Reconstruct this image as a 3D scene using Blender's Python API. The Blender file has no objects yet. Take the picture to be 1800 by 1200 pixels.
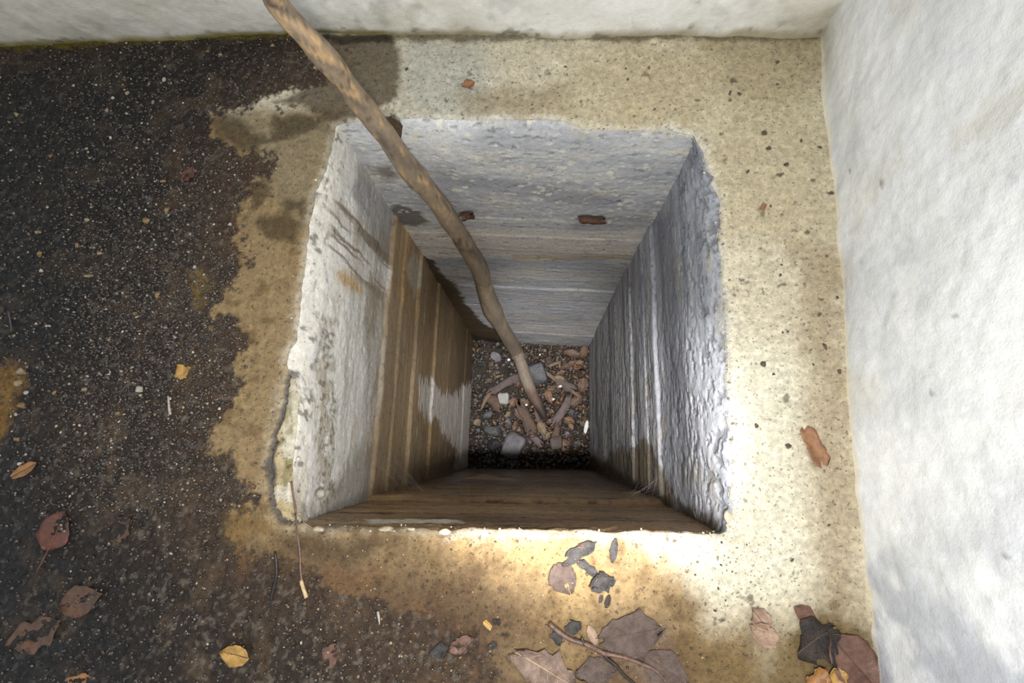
import bpy, bmesh, math, random
import numpy as np
from mathutils import Vector, Matrix, Quaternion

S = bpy.context.scene
COL = S.collection
PI = math.pi
rng = random.Random(7)

# ------------------------------------------------------------------ camera
F = 870.0                                    # focal length in pixels of the 1800 x 1200 frame
CAM = np.array([0.0, 0.0, 1.0])              # held one metre above the floor, looking down the shaft
_d = np.array([47.0, 184.0, F]); _d /= np.linalg.norm(_d)
_y = np.array([232.0, -4174.0, F]); _y -= _d * (_y @ _d); _y /= np.linalg.norm(_y)
_z = -_d
_x = np.cross(_y, _z)
RW = np.array([_x, _y, _z])                  # camera (right, down, forward) -> world
cam = bpy.data.cameras.new('camera'); camo = bpy.data.objects.new('camera', cam); COL.objects.link(camo)
cam.sensor_width = 36.0; cam.lens = F / 1800.0 * 36.0; cam.clip_start = 0.01
mw = Matrix.Identity(4)
for i in range(3):
    mw[i][0] = RW[i][0]; mw[i][1] = -RW[i][1]; mw[i][2] = -RW[i][2]; mw[i][3] = CAM[i]
camo.matrix_world = mw
S.camera = camo

# ------------------------------------------------------------------ world, lamps, exposure
W = bpy.data.worlds.new('bunker_air'); S.world = W; W.use_nodes = True
bg = W.node_tree.nodes['Background']
bg.inputs[0].default_value = (0.86, 0.93, 1.0, 1); bg.inputs[1].default_value = 0.57
def lamp(name, kind, loc, power, color, size, target=None, spot=None, blend=1.0):
    l = bpy.data.lights.new(name, kind); l.energy = power; l.color = color
    l.shadow_soft_size = size
    o = bpy.data.objects.new(name, l); COL.objects.link(o); o.location = loc
    if target is not None:
        o.rotation_euler = (Vector(target) - Vector(loc)).to_track_quat('-Z', 'Y').to_euler()
    if spot: l.spot_size = spot; l.spot_blend = blend
    return o
lamp('hand_lamp', 'POINT', (0.11, -0.22, 0.92), 28.0, (1.0, 0.97, 0.92), 0.055)
lamp('shaft_fill_spot', 'SPOT', (0.18, -0.26, 1.90), 720.0, (1.0, 0.975, 0.95), 0.03,
     target=(-0.10, 0.42, -2.4), spot=math.radians(23), blend=1.0)  # unseen spot, added to brighten the shaft down to its bottom
vs = S.view_settings
vs.view_transform = 'Standard'; vs.look = 'None'; vs.gamma = 1.0; vs.use_curve_mapping = False; vs.exposure = 0.42

# ------------------------------------------------------------------ geometry of the sight lines -> points on real planes
def ray(px, py):
    return RW @ np.array([px - 900.0, py - 600.0, F])
def at(px, py, z=0.0):
    w = ray(px, py); t = (z - CAM[2]) / w[2]
    return CAM + w * t
def at_many(px, py, z=0.0):
    w = np.stack([px-900.0, py-600.0, np.full(len(px), F)], -1)@RW.T; t = (z-CAM[2])/w[:, 2]; return CAM+w*t[:, None]
class Plane:
    """vertical plane through A,B (x,y); s runs along it, n points into the open side"""
    def __init__(self, A, B):
        self.A = np.array(A, float); self.B = np.array(B, float)
        d = self.B - self.A; self.L = np.linalg.norm(d); self.e = d / self.L
        self.n = np.array([self.e[1], -self.e[0]])
    def at(self, px, py, off=0.0):
        w = ray(px, py); n = self.n
        t = ((self.A + n * off - CAM[:2]) @ n) / (w[:2] @ n)
        return CAM + w * t
    def sz(self, px, py, off=0.0):
        p = self.at(px, py, off); return ((p[:2] - self.A) @ self.e, p[2])
    def pos(self, s, z, off):
        return np.stack([self.A[0] + self.e[0]*s + self.n[0]*off, self.A[1] + self.e[1]*s + self.n[1]*off, z], -1)

# ------------------------------------------------------------------ numpy noise and masks
def _hash(a, b, seed):
    h = (a.astype(np.int64) * 374761393 + b.astype(np.int64) * 668265263 + seed * 974711) & 0xffffffff
    h = ((h ^ (h >> 13)) * 1274126177) & 0xffffffff
    return ((h ^ (h >> 16)) & 0xffff) / 65535.0
def vn(x, y, seed=0):
    x = np.asarray(x, float); y = np.asarray(y, float)
    xi = np.floor(x); yi = np.floor(y); fx = x - xi; fy = y - yi
    fx = fx*fx*(3-2*fx); fy = fy*fy*(3-2*fy)
    a = _hash(xi, yi, seed); b = _hash(xi+1, yi, seed); c = _hash(xi, yi+1, seed); d = _hash(xi+1, yi+1, seed)
    return (a*(1-fx)+b*fx)*(1-fy) + (c*(1-fx)+d*fx)*fy
def fbm(x, y, octv=4, seed=0, gain=0.55):
    t = 0; amp = 1; tot = 0
    for i in range(octv):
        t = t + amp*vn(x*2**i + 17.3*i, y*2**i - 9.1*i, seed+i*31); tot += amp; amp *= gain
    return t / tot
def ss(a, b, x):
    t = np.clip((x-a)/(b-a), 0, 1); return t*t*(3-2*t)
def sdist(poly, x, y):
    """signed distance to a polygon, negative inside"""
    P = np.asarray(poly, float); d = np.full(x.shape, 1e9); ins = np.zeros(x.shape, bool)
    for i in range(len(P)):
        a = P[i]; b = P[(i+1) % len(P)]; e = b-a
        wx = x-a[0]; wy = y-a[1]
        t = np.clip((wx*e[0]+wy*e[1])/(e@e+1e-12), 0, 1)
        d = np.minimum(d, (wx-e[0]*t)**2+(wy-e[1]*t)**2)
        c = (a[1] > y) != (b[1] > y)
        if e[1] != 0: ins ^= c & (x < e[0]*(y-a[1])/e[1]+a[0])
    d = np.sqrt(d); return np.where(ins, -d, d)
def lin(c):
    c = np.asarray(c, float)/255.0
    return np.where(c <= 0.04045, c/12.92, ((c+0.055)/1.055)**2.4)
def mixc(col, c, m):
    return col*(1-m[..., None]) + lin(c)*m[..., None]

# ------------------------------------------------------------------ materials
def new_mat(name):
    m = bpy.data.materials.new(name); m.use_nodes = True
    nt = m.node_tree; b = nt.nodes['Principled BSDF']; return m, nt, b
def noise(nt, scale, detail=4, rough=0.6, vec=None):
    n = nt.nodes.new('ShaderNodeTexNoise'); n.inputs['Scale'].default_value = scale
    n.inputs['Detail'].default_value = detail; n.inputs['Roughness'].default_value = rough
    if vec is not None: nt.links.new(vec, n.inputs['Vector'])
    return n
def maprange(nt, src, a, b, c, d):
    n = nt.nodes.new('ShaderNodeMapRange'); nt.links.new(src, n.inputs[0])
    for i, v in enumerate((a, b, c, d)): n.inputs[i+1].default_value = v
    return n.outputs[0]
def coat_mat(name, bumps, var=(0.75, 1.25), stretch=(1, 1, 1), spec=0.5, flecks=()):
    """colour from the stain attribute 'Col' (alpha = roughness), fine grain and relief from noise"""
    m, nt, b = new_mat(name); L = nt.links
    at_ = nt.nodes.new('ShaderNodeAttribute'); at_.attribute_name = 'Col'
    tc = nt.nodes.new('ShaderNodeTexCoord'); mp = nt.nodes.new('ShaderNodeMapping'); mp.inputs['Scale'].default_value = stretch
    L.new(tc.outputs['Object'], mp.inputs[0])
    n1 = noise(nt, 70, 8, 0.7, mp.outputs[0])
    v = maprange(nt, n1.outputs[0], 0.3, 0.7, var[0], var[1])
    mx = nt.nodes.new('ShaderNodeVectorMath'); mx.operation = 'SCALE'
    for sc2, lo, hi, dk_ in flecks:                                     # dark specks: a ragged noise threshold
        nf = noise(nt, sc2, 5, 0.62, mp.outputs[0]); vf = maprange(nt, nf.outputs[0], lo, hi, 1.0, dk_)
        mm = nt.nodes.new('ShaderNodeMath'); mm.operation = 'MULTIPLY'; L.new(v, mm.inputs[0]); L.new(vf, mm.inputs[1]); v = mm.outputs[0]
    L.new(at_.outputs['Color'], mx.inputs[0]); L.new(v, mx.inputs['Scale'])
    L.new(mx.outputs[0], b.inputs['Base Color'])
    n2 = noise(nt, 190, 4, 0.6, tc.outputs['Object'])
    r2 = maprange(nt, n2.outputs[0], 0.3, 0.7, -0.12, 0.12)
    ad = nt.nodes.new('ShaderNodeMath'); ad.operation = 'ADD'; ad.use_clamp = True
    L.new(at_.outputs['Alpha'], ad.inputs[0]); L.new(r2, ad.inputs[1]); L.new(ad.outputs[0], b.inputs['Roughness'])
    b.inputs['Specular IOR Level'].default_value = spec
    prev = None
    for scale, dist, st in bumps:
        n = noise(nt, scale, 3, 0.6, mp.outputs[0])
        bp = nt.nodes.new('ShaderNodeBump'); bp.inputs['Distance'].default_value = dist; bp.inputs['Strength'].default_value = st
        L.new(n.outputs[0], bp.inputs['Height'])
        if prev: L.new(prev, bp.inputs['Normal'])
        prev = bp.outputs[0]
    if prev: L.new(prev, b.inputs['Normal'])
    return m
_mc = {}
def rough_mat(name, c1, c2, rough=0.6, scale=40, bump=0.001, stretch=(1, 1, 1), spec=0.5):
    """two-tone mottled surface"""
    key = (name, tuple(c1), tuple(c2), rough, scale)
    if key in _mc: return _mc[key]
    m, nt, b = new_mat(name); L = nt.links
    tc = nt.nodes.new('ShaderNodeTexCoord'); mp = nt.nodes.new('ShaderNodeMapping'); mp.inputs['Scale'].default_value = stretch
    L.new(tc.outputs['Object'], mp.inputs[0])
    n = noise(nt, scale, 6, 0.65, mp.outputs[0])
    f = maprange(nt, n.outputs[0], 0.35, 0.65, 0, 1)
    mx = nt.nodes.new('ShaderNodeMix'); mx.data_type = 'RGBA'; L.new(f, mx.inputs[0])
    mx.inputs[6].default_value = (*lin(c1), 1); mx.inputs[7].default_value = (*lin(c2), 1)
    L.new(mx.outputs[2], b.inputs['Base Color']); b.inputs['Roughness'].default_value = rough
    b.inputs['Specular IOR Level'].default_value = spec
    n3 = noise(nt, scale*5, 4, 0.6, mp.outputs[0])
    bp = nt.nodes.new('ShaderNodeBump'); bp.inputs['Distance'].default_value = bump; bp.inputs['Strength'].default_value = 0.8
    L.new(n3.outputs[0], bp.inputs['Height']); L.new(bp.outputs[0], b.inputs['Normal'])
    _mc[key] = m; return m

# ------------------------------------------------------------------ object helpers
def link(name, me, parent=None):
    o = bpy.data.objects.new(name, me); COL.objects.link(o)
    if parent is not None: o.parent = parent
    return o
def tag(o, label=None, cat=None, group=None, kind=None):
    if label: o['label'] = label
    if cat: o['category'] = cat
    if group: o['group'] = group
    if kind: o['kind'] = kind
    return o
def empty(name, loc, rz=0.0):
    o = bpy.data.objects.new(name, None); COL.objects.link(o); o.location = loc; o.rotation_euler = (0, 0, rz)
    o.empty_display_size = 0.02; return o
def mesh_np(name, V, Fq, mat, col=None, smooth=True):
    """V (n,3), Fq (m,4 or 3) -> mesh, with optional RGBA attribute Col"""
    V = np.ascontiguousarray(V, np.float32).reshape(-1, 3); Fq = np.ascontiguousarray(Fq, np.int32)
    k = Fq.shape[1]; me = bpy.data.meshes.new(name)
    me.vertices.add(len(V)); me.vertices.foreach_set('co', V.ravel())
    me.loops.add(Fq.size); me.loops.foreach_set('vertex_index', Fq.ravel())
    me.polygons.add(len(Fq)); me.polygons.foreach_set('loop_start', np.arange(0, Fq.size, k, dtype=np.int32))
    if smooth: me.polygons.foreach_set('use_smooth', np.ones(len(Fq), bool))
    me.update(calc_edges=True); me.validate()
    if col is not None:
        a = me.attributes.new('Col', 'FLOAT_COLOR', 'POINT')
        a.data.foreach_set('color', np.ascontiguousarray(col, np.float32).ravel())
    me.materials.append(mat); return me
def grid_faces(nr, nc, keep=None, flip=False):
    i = np.arange(nr*nc).reshape(nr, nc)
    q = np.stack([i[:-1, :-1], i[:-1, 1:], i[1:, 1:], i[1:, :-1]], -1).reshape(-1, 4)
    if flip: q = q[:, ::-1]
    if keep is not None: q = q[keep.ravel()]
    return q
def compact(V, Fq, col=None):
    u = np.unique(Fq); mp = np.full(len(V), -1, np.int64); mp[u] = np.arange(len(u))
    return V[u], mp[Fq], (None if col is None else col[u])
def bm_obj(name, bm, mat, parent=None, smooth=True):
    me = bpy.data.meshes.new(name); bmesh.ops.recalc_face_normals(bm, faces=bm.faces[:]); bm.to_mesh(me); bm.free()
    if smooth: me.polygons.foreach_set('use_smooth', np.ones(len(me.polygons), bool))
    me.materials.append(mat); return link(name, me, parent)

# ------------------------------------------------------------------ the mouth of the shaft: its broken outline, seen on the floor plane
far_px = [(590,218),(605,214),(640,213),(690,205),(760,206),(850,210),(960,207),(995,212),(1030,226),(1080,228),(1130,226),(1180,228),(1222,236)]
right_px = [(1228,252),(1238,264),(1238,280),(1246,300),(1254,309),(1250,320),(1261,340),(1265,356),(1267,392),(1261,420),(1264,436),(1268,450),(1268,490),(1275,530),(1277,600),(1279,650),(1281,700),(1283,750),(1284,790),(1287,850),(1285,880),(1292,890),(1288,905),(1276,936)]
near_px = [(1266,941),(1230,938),(1180,936),(1100,935),(1060,938),(1040,932),(1000,935),(960,934),(900,932),(850,930),(800,932),(788,938),(772,940),(764,933),(702,928),(690,932),(680,931),(640,928),(575,927),(560,931),(548,932),(535,925)]
left_px = [(526,918),(516,896),(512,870),(512,840),(514,800),(518,765),(522,725),(524,695),(519,668),(506,655),(503,640),(505,615),(520,600),(524,560),(530,500),(537,450),(540,420),(543,390),(550,360),(552,340),(560,320),(572,300),(576,280),(582,260),(585,240)]
crack_px = [(506,655),(502,690),(495,728),(486,752),(476,785),(469,815),(472,845),(474,872),(479,894),(492,914),(508,919),(526,918)]
def to_floor(px): return np.array([at(*p)[:2] for p in px])
rim_px = far_px + right_px + near_px + left_px
_rim0 = to_floor(rim_px)
def resample(P, step, closed=True):
    Q = np.vstack([P, P[:1]]) if closed else P
    seg = np.linalg.norm(np.diff(Q, axis=0), axis=1); cum = np.r_[0, np.cumsum(seg)]
    t = np.arange(0, cum[-1], step)
    return np.stack([np.interp(t, cum, Q[:, 0]), np.interp(t, cum, Q[:, 1])], -1), t
RIM, _t = resample(_rim0, 0.004)
_c = RIM.mean(0); _o = RIM-_c; _o /= np.linalg.norm(_o, axis=1)[:, None]
RIM = RIM + _o*((fbm(_t*60, _t*0, 3, 5)-0.5)*0.007)[:, None]
ZB = -2.40                                   # bottom of the shaft
P_far = Plane((-0.500, 0.709), (0.325, 0.697))
P_right = Plane((0.325, 0.697), (0.352, -0.142))
P_near = Plane((0.352, -0.142), (-0.480, -0.178))
P_left = Plane((-0.480, -0.178), (-0.500, 0.709))

# ------------------------------------------------------------------ floor slab with the hole
def frange(a, b, s): return np.linspace(a, b, max(2, int(round((b-a)/s))+1))
gx = np.r_[frange(-3.0, -1.40, 0.02)[:-1], frange(-1.40, 0.64, 0.003)]
gy = np.r_[frange(-2.0, -0.56, 0.02)[:-1], frange(-0.56, 1.02, 0.003)]
X, Y = np.meshgrid(gx, gy)
def fpoly(px): return [tuple(at(*p)[:2]) for p in px]
def fm(px, soft=0.008, warp=0.02, wscale=18, seed=1, grow=0.0):
    """mask of a stain on the floor with a frayed edge"""
    q = np.array(fpoly(px)); m = np.zeros(X.shape)
    pad = soft + warp + abs(grow) + 0.02
    b = (X > q[:, 0].min()-pad) & (X < q[:, 0].max()+pad) & (Y > q[:, 1].min()-pad) & (Y < q[:, 1].max()+pad)
    x = X[b]; y = Y[b]
    d = sdist(q, x, y) - grow + (fbm(x*wscale, y*wscale, 6, seed, 0.74)-0.5)*2.5*warp
    m[b] = 1-ss(-soft, soft, d); return m
near_hole = (np.abs(X-_c[0]) < 0.62) & (np.abs(Y-_c[1]) < 0.64)
SD = np.full(X.shape, 1.0); SD[near_hole] = sdist(RIM, X[near_hole], Y[near_hole])
n_big = fbm(X*4, Y*4, 5, 11); n_mid = fbm(X*16, Y*16, 5, 12); n_fine = fbm(X*60, Y*60, 4, 13); n_grain = fbm(X*170, Y*170, 2, 14)
# masks of what lies on the slab
mud_px = [(-900,50),(0,44),(250,36),(520,26),(552,100),(566,140),(520,165),(440,178),(388,192),(378,232),(420,258),(468,272),(466,305),(440,335),(430,375),(432,405),(424,440),(426,470),(415,500),(380,540),(388,556),(430,570),(444,592),(432,640),(424,690),(416,722),(376,742),(366,790),(425,822),(450,852),(424,888),(388,905),(398,948),(440,968),(520,990),(560,1010),(640,1030),(700,1085),(760,1090),(840,1130),(870,1200),(900,1330),(-900,1330)]
mud = fm(mud_px, 0.007, 0.055, 22, 21)
mud *= ss(-0.002, 0.012, np.where(SD < 0.3, SD, 0.3))
soft_mud = fm([(-900,95),(0,88),(520,64),(430,150),(360,260),(350,430),(340,600),(330,760),(310,920),(420,1040),(560,1120),(640,1200),(640,1330),(-900,1330)], 0.10, 0.05, 9, 22)
deep = fm([(-900,95),(0,88),(500,66),(380,140),(300,300),(240,480),(160,620),(60,700),(60,860),(140,980),(260,1100),(300,1330),(-900,1330)], 0.14, 0.06, 7, 23)
film = fm([(430,950),(560,965),(700,985),(840,1010),(930,1060),(960,1120),(900,1160),(980,1190),(1100,1120),(1200,1125),(1310,1165),(1340,1330),(430,1330)], 0.07, 0.035, 16, 24)
film2 = fm([(690,1090),(800,1100),(860,1150),(850,1330),(640,1330),(600,1100)], 0.04, 0.03, 18, 25)
wetzone = fm([(-900,95),(520,64),(700,64),(705,170),(600,210),(590,300),(545,420),(520,600),(480,780),(480,915),(700,930),(1000,935),(1130,940),(1190,985),(1220,1060),(1320,1100),(1440,1080),(1530,1090),(1545,1330),(-900,1330)], 0.02, 0.02, 20, 26)
# base concrete
col = np.empty(X.shape+(3,)); col[:] = lin((212,201,176))
col = mixc(col, (190,174,140), ss(0.40, 0.70, n_big)*0.75)
col = mixc(col, (226,216,190), ss(0.50, 0.75, n_mid)*0.65)
col = mixc(col, (190,190,180), fm([(700,60),(860,60),(860,205),(690,205),(700,170)], 0.05, 0.03, 12, 31)*0.75)           # greyer top ledge
col = mixc(col, (150,132,100), fm([(800,165),(1000,150),(1010,200),(820,206)], 0.03, 0.03, 16, 32)*0.6)
col = mixc(col, (140,122,88), fm([(1230,66),(1440,60),(1440,150),(1340,185),(1250,160)], 0.05, 0.04, 12, 33)*0.75)      # damp back corner
col = mixc(col, (196,182,148), fm([(1000,90),(1440,80),(1470,420),(1280,420),(1235,220),(1000,215)], 0.05, 0.03, 12, 34)*0.65)
col = mixc(col, (178,162,134), fm([(1390,420),(1475,430),(1500,760),(1510,1080),(1440,1060),(1420,700)], 0.03, 0.04, 16, 35)*0.85)
col = mixc(col, (236,230,208), fm([(1290,560),(1400,640),(1420,900),(1400,1050),(1260,1060),(1180,960),(1290,930),(1285,800)], 0.06, 0.04, 13, 36)*0.75)
col = mixc(col, (206,194,168), fm([(1000,936),(1280,944),(1200,985),(1100,975),(940,962)], 0.025, 0.02, 20, 37)*0.7)
# wet tan collar left of and below the hole
tan = fm([(370,190),(600,200),(545,420),(505,650),(470,820),(490,918),(900,932),(1130,950),(1200,1010),(1250,1110),(1330,1130),(1340,1330),(300,1330),(300,200)], 0.03, 0.025, 18, 41)
col = mixc(col, (146,118,76), tan*0.88)
col = mixc(col, (160,134,90), tan*ss(0.48, 0.68, n_mid)*0.6)
col = mixc(col, (112,88,56), tan*ss(0.55, 0.75, fbm(X*26, Y*26, 4, 42))*0.6)
col = mixc(col, (150,138,112), fm([(400,190),(600,205),(590,300),(540,420),(470,330)], 0.03, 0.03, 16, 43)*0.65)
wetbox = fm([(560,62),(690,60),(706,110),(700,170),(650,200),(590,215),(540,190),(480,180),(570,140)], 0.010, 0.012, 22, 44)
col = mixc(col, (92,78,60), wetbox*0.85)
col = mixc(col, (84,62,46), film*0.80); col = mixc(col, (66,48,38), film2*0.7)
col = mixc(col, (128,108,92), fm([(1120,1090),(1180,1092),(1186,1150),(1200,1200),(1130,1210),(1090,1150)], 0.012, 0.012, 20, 27)*0.6)
col = mixc(col, (128,92,60), film*ss(0.55, 0.72, n_mid)*0.45)
# footprint-like dark blotches on the collar
for q, sd_ in (([(455,385),(500,370),(530,390),(528,430),(480,425),(455,405)], 51), ([(440,330),(470,300),(475,340),(450,370)], 52), ([(500,350),(530,355),(535,375),(505,372)], 53), ([(380,200),(430,215),(470,250),(430,262),(385,240)], 54), ([(480,205),(560,200),(590,190),(540,235),(480,245)], 55)):
    col = mixc(col, (70,58,36), fm(q, 0.012, 0.022, 30, sd_)*0.75)
rust = fm([(480,940),(560,945),(680,955),(640,985),(540,985),(490,970)], 0.02, 0.02, 30, 56)
col = mixc(col, (74,58,40), rust*0.65)
dk = fm([(560,60),(690,60),(690,74),(600,78)], 0.006, 0.01, 40, 57); col = mixc(col, (40,32,24), dk*0.8)
gap = fm([(690,58),(1440,60),(1440,72),(690,72)], 0.008, 0.012, 30, 58); col = mixc(col, (110,98,72), gap*0.8)
# bottom-right corner mess
col = mixc(col, (96,74,40), fm([(1390,1110),(1450,1085),(1520,1090),(1545,1180),(1545,1260),(1330,1260),(1340,1180)], 0.02, 0.03, 20, 59)*0.85)
col = mixc(col, (120,98,58), fm([(1200,1110),(1330,1085),(1400,1080),(1480,1050),(1530,1090),(1540,1260),(1200,1260)], 0.05, 0.03, 16, 60)*0.65)
# black wet mud and gravel
mud_a = np.clip(mud*1.0, 0, 1)
mcol = np.empty(X.shape+(3,)); mcol[:] = lin((72,56,43))
mcol = mixc(mcol, (43,36,31), soft_mud*0.85); mcol = mixc(mcol, (27,27,29), deep*0.8)
mcol = mixc(mcol, (92,72,52), ss(0.55, 0.75, n_mid)*0.6*(1-deep*0.6))
mcol = mixc(mcol, (92,70,48), ss(0.60, 0.8, fbm(X*9, Y*9, 5, 61))*(1-soft_mud*0.7)*0.6)
mcol = mixc(mcol, (128,118,104), ss(0.58, 0.76, fbm(X*110, Y*110, 3, 62))*0.5*(1-deep*0.5))
col = col*(1-mud_a[..., None]) + mcol*mud_a[..., None]
for q, c, sd_, a_ in (([(335,475),(352,470),(368,500),(360,540),(345,545)], (128,104,58), 71, .85), ([(0,640),(40,645),(52,670),(30,700),(18,760),(-40,800),(-40,650)], (132,98,48), 72, .9), ([(320,645),(338,650),(336,670),(322,672)], (120,100,70), 73, .7), ([(160,98),(190,100),(198,150),(172,165)], (66,60,48), 74, .6), ([(395,900),(430,890),(470,930),(420,960),(395,930)], (132,104,62), 75, .8), ([(415,975),(440,965),(440,1010),(422,1005)], (120,88,52), 76, .6), ([(60,80),(200,74),(210,100),(90,110)], (58,46,34), 77, .7)):
    col = mixc(col, c, fm(q, 0.012, 0.016, 34, sd_)*a_)
# black flecks dropped on the dry ledges, moss along the back wall
fl = np.zeros(X.shape); _r = np.random.RandomState(81); _i0 = int(np.searchsorted(gx, -1.40)); _j0 = int(np.searchsorted(gy, -0.56))
for k in range(1500):
    fx, fy = _r.uniform(-0.75, 0.6), _r.uniform(-0.5, 0.96); fr = 0.0014+0.0065*_r.rand()**4
    if fbm(np.array([fx*6]), np.array([fy*6]), 3, 82)[0] < 0.25+0.35*_r.rand(): continue
    i = _i0+int((fx+1.40)/0.003); j = _j0+int((fy+0.56)/0.003); h = int(fr*2.2/0.003)+2
    a = slice(max(j-h, 0), j+h+1); b = slice(max(i-h, 0), i+h+1)
    ex = 0.6+0.8*_r.rand(); d = np.hypot((X[a, b]-fx)*ex, (Y[a, b]-fy)/ex)+fr*2.4*(fbm(X[a, b]*130, Y[a, b]*130, 3, k)-0.5)
    fl[a, b] = np.maximum(fl[a, b], (0.55+0.45*_r.rand())*ss(fr, fr*0.55, d))
fl *= 1-mud_a
col = mixc(col, (58,48,36), fl*0.85*ss(-0.02, 0.0, SD))
col = mixc(col, (104,92,26), fm([(-900,78),(0,70),(250,60),(520,48),(520,66),(250,77),(0,91),(-900,98)], 0.006, 0.012, 40, 83)*0.75)
col *= (0.80+0.4*n_grain)[..., None]*(0.88+0.24*n_fine)[..., None]
rgh = 0.78 - 0.30*wetzone - 0.12*tan - 0.10*film
rgh = rgh*(1-mud_a) + (0.22+0.16*(n_mid-0.5))*mud_a
# relief
Z = (n_mid-0.5)*0.004 + (n_big-0.5)*0.004 + (n_fine-0.5)*0.0016*(1-mud_a)
Z += mud_a*(0.002 + (n_fine-0.5)*0.005 + (n_grain-0.5)*0.004)
Z -= fl*0.001
rr = 0.007 + 0.008*fbm(X*14, Y*14, 3, 91)
u = np.clip(1-SD/rr, 0, 1); Z -= rr*u*u
white = ss(0.016, 0.002, SD + (n_fine-0.5)*0.02)*ss(0.35, 0.6, n_mid+0.1)*ss(-1.2, 0.2, X)*np.where(Y < -0.10, 0.45, 1.0)
col = mixc(col, (222,217,204), white*0.7*(1-0.6*wetbox))
# the cracked-off plate along the left rim
_cp, _ = resample(to_floor(crack_px), 0.004, False); _cp = _cp + (np.random.RandomState(3).rand(len(_cp), 2)-0.5)*0.004
_b = (X > _cp[:, 0].min()-0.04) & (X < _cp[:, 0].max()+0.04) & (Y > _cp[:, 1].min()-0.04) & (Y < _cp[:, 1].max()+0.04)
_dd = np.full(X.shape, 1.0); _dd[_b] = np.min(np.hypot(X[_b][:, None]-_cp[None, :, 0], Y[_b][:, None]-_cp[None, :, 1]), 1)
_dd = _dd + 0.006*(n_fine-0.5)
crk = ss(0.0058, 0.0025, _dd); Z -= crk*0.009
plate = fm(crack_px, 0.004, 0.004, 40, 95); Z -= plate*0.003
col = mixc(col, (196,176,132), plate*0.75); col = mixc(col, (132,124,80), plate*ss(0.5, 0.66, fbm(X*30, Y*14, 4, 96))*0.7); col = mixc(col, (228,222,206), plate*ss(0.52, 0.66, fbm(X*26, Y*26, 4, 97))*0.7)
patch = fm([(482,770),(490,775),(481,805),(482,840),(476,858),(468,840),(464,815),(474,790)], 0.004, 0.008, 40, 98)
col = mixc(col, (84,84,92), np.maximum(crk*0.75, patch*0.8)); Z -= patch*0.004
# cut the hole: inner vertices slide onto the broken outline
inside = SD < 0
XX = X.copy(); YY = Y.copy()
gyy, gxx = np.gradient(SD); 
cellin = inside[:-1, :-1] & inside[:-1, 1:] & inside[1:, :-1] & inside[1:, 1:]
bnd = np.zeros(X.shape, bool); kc = ~cellin
for a, b in ((slice(0, -1), slice(0, -1)), (slice(0, -1), slice(1, None)), (slice(1, None), slice(0, -1)), (slice(1, None), slice(1, None))):
    bnd[a, b] |= kc
mv = bnd & inside
pv = np.stack([X[mv], Y[mv]], -1); best = np.full(len(pv), 1e9); bp_ = pv.copy()
for i in range(len(RIM)):
    a = RIM[i]; e = RIM[(i+1) % len(RIM)]-a; t = np.clip(((pv-a)@e)/(e@e+1e-12), 0, 1); q = a+e*t[:, None]
    d = ((pv-q)**2).sum(1); k = d < best; best[k] = d[k]; bp_[k] = q[k]
XX[mv] = bp_[:, 0]; YY[mv] = bp_[:, 1]
Z[mv] = -rr[mv]
M_floor = coat_mat('stained_wet_concrete', spec=0.28, bumps=((330, 0.0022, 1.0), (1100, 0.0012, 1.0)), var=(0.70, 1.28), flecks=((150, 0.595, 0.64, 0.42), (55, 0.635, 0.67, 0.50), (420, 0.60, 0.66, 0.60)))
Vf = np.stack([XX, YY, Z], -1).reshape(-1, 3)
Cf = np.concatenate([np.clip(col, 0.002, 0.9), np.clip(rgh, 0.05, 1)[..., None]], -1).reshape(-1, 4)
Vf, Ff, Cf = compact(Vf, grid_faces(*X.shape, keep=kc), Cf)
floor = link('floor', mesh_np('floor', Vf, Ff, M_floor, Cf)); tag(floor, kind='structure')
_gx = gx; _gy = gy; _Z = Z; _mud = mud_a
def floor_z(x, y):
    i = int(np.clip(np.searchsorted(_gx, x), 0, len(_gx)-1)); j = int(np.clip(np.searchsorted(_gy, y), 0, len(_gy)-1))
    return float(_Z[j, i])
def mud_at(x, y):
    i = np.clip(np.searchsorted(_gx, x), 0, len(_gx)-1); j = np.clip(np.searchsorted(_gy, y), 0, len(_gy)-1)
    return _mud[j, i]

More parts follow.
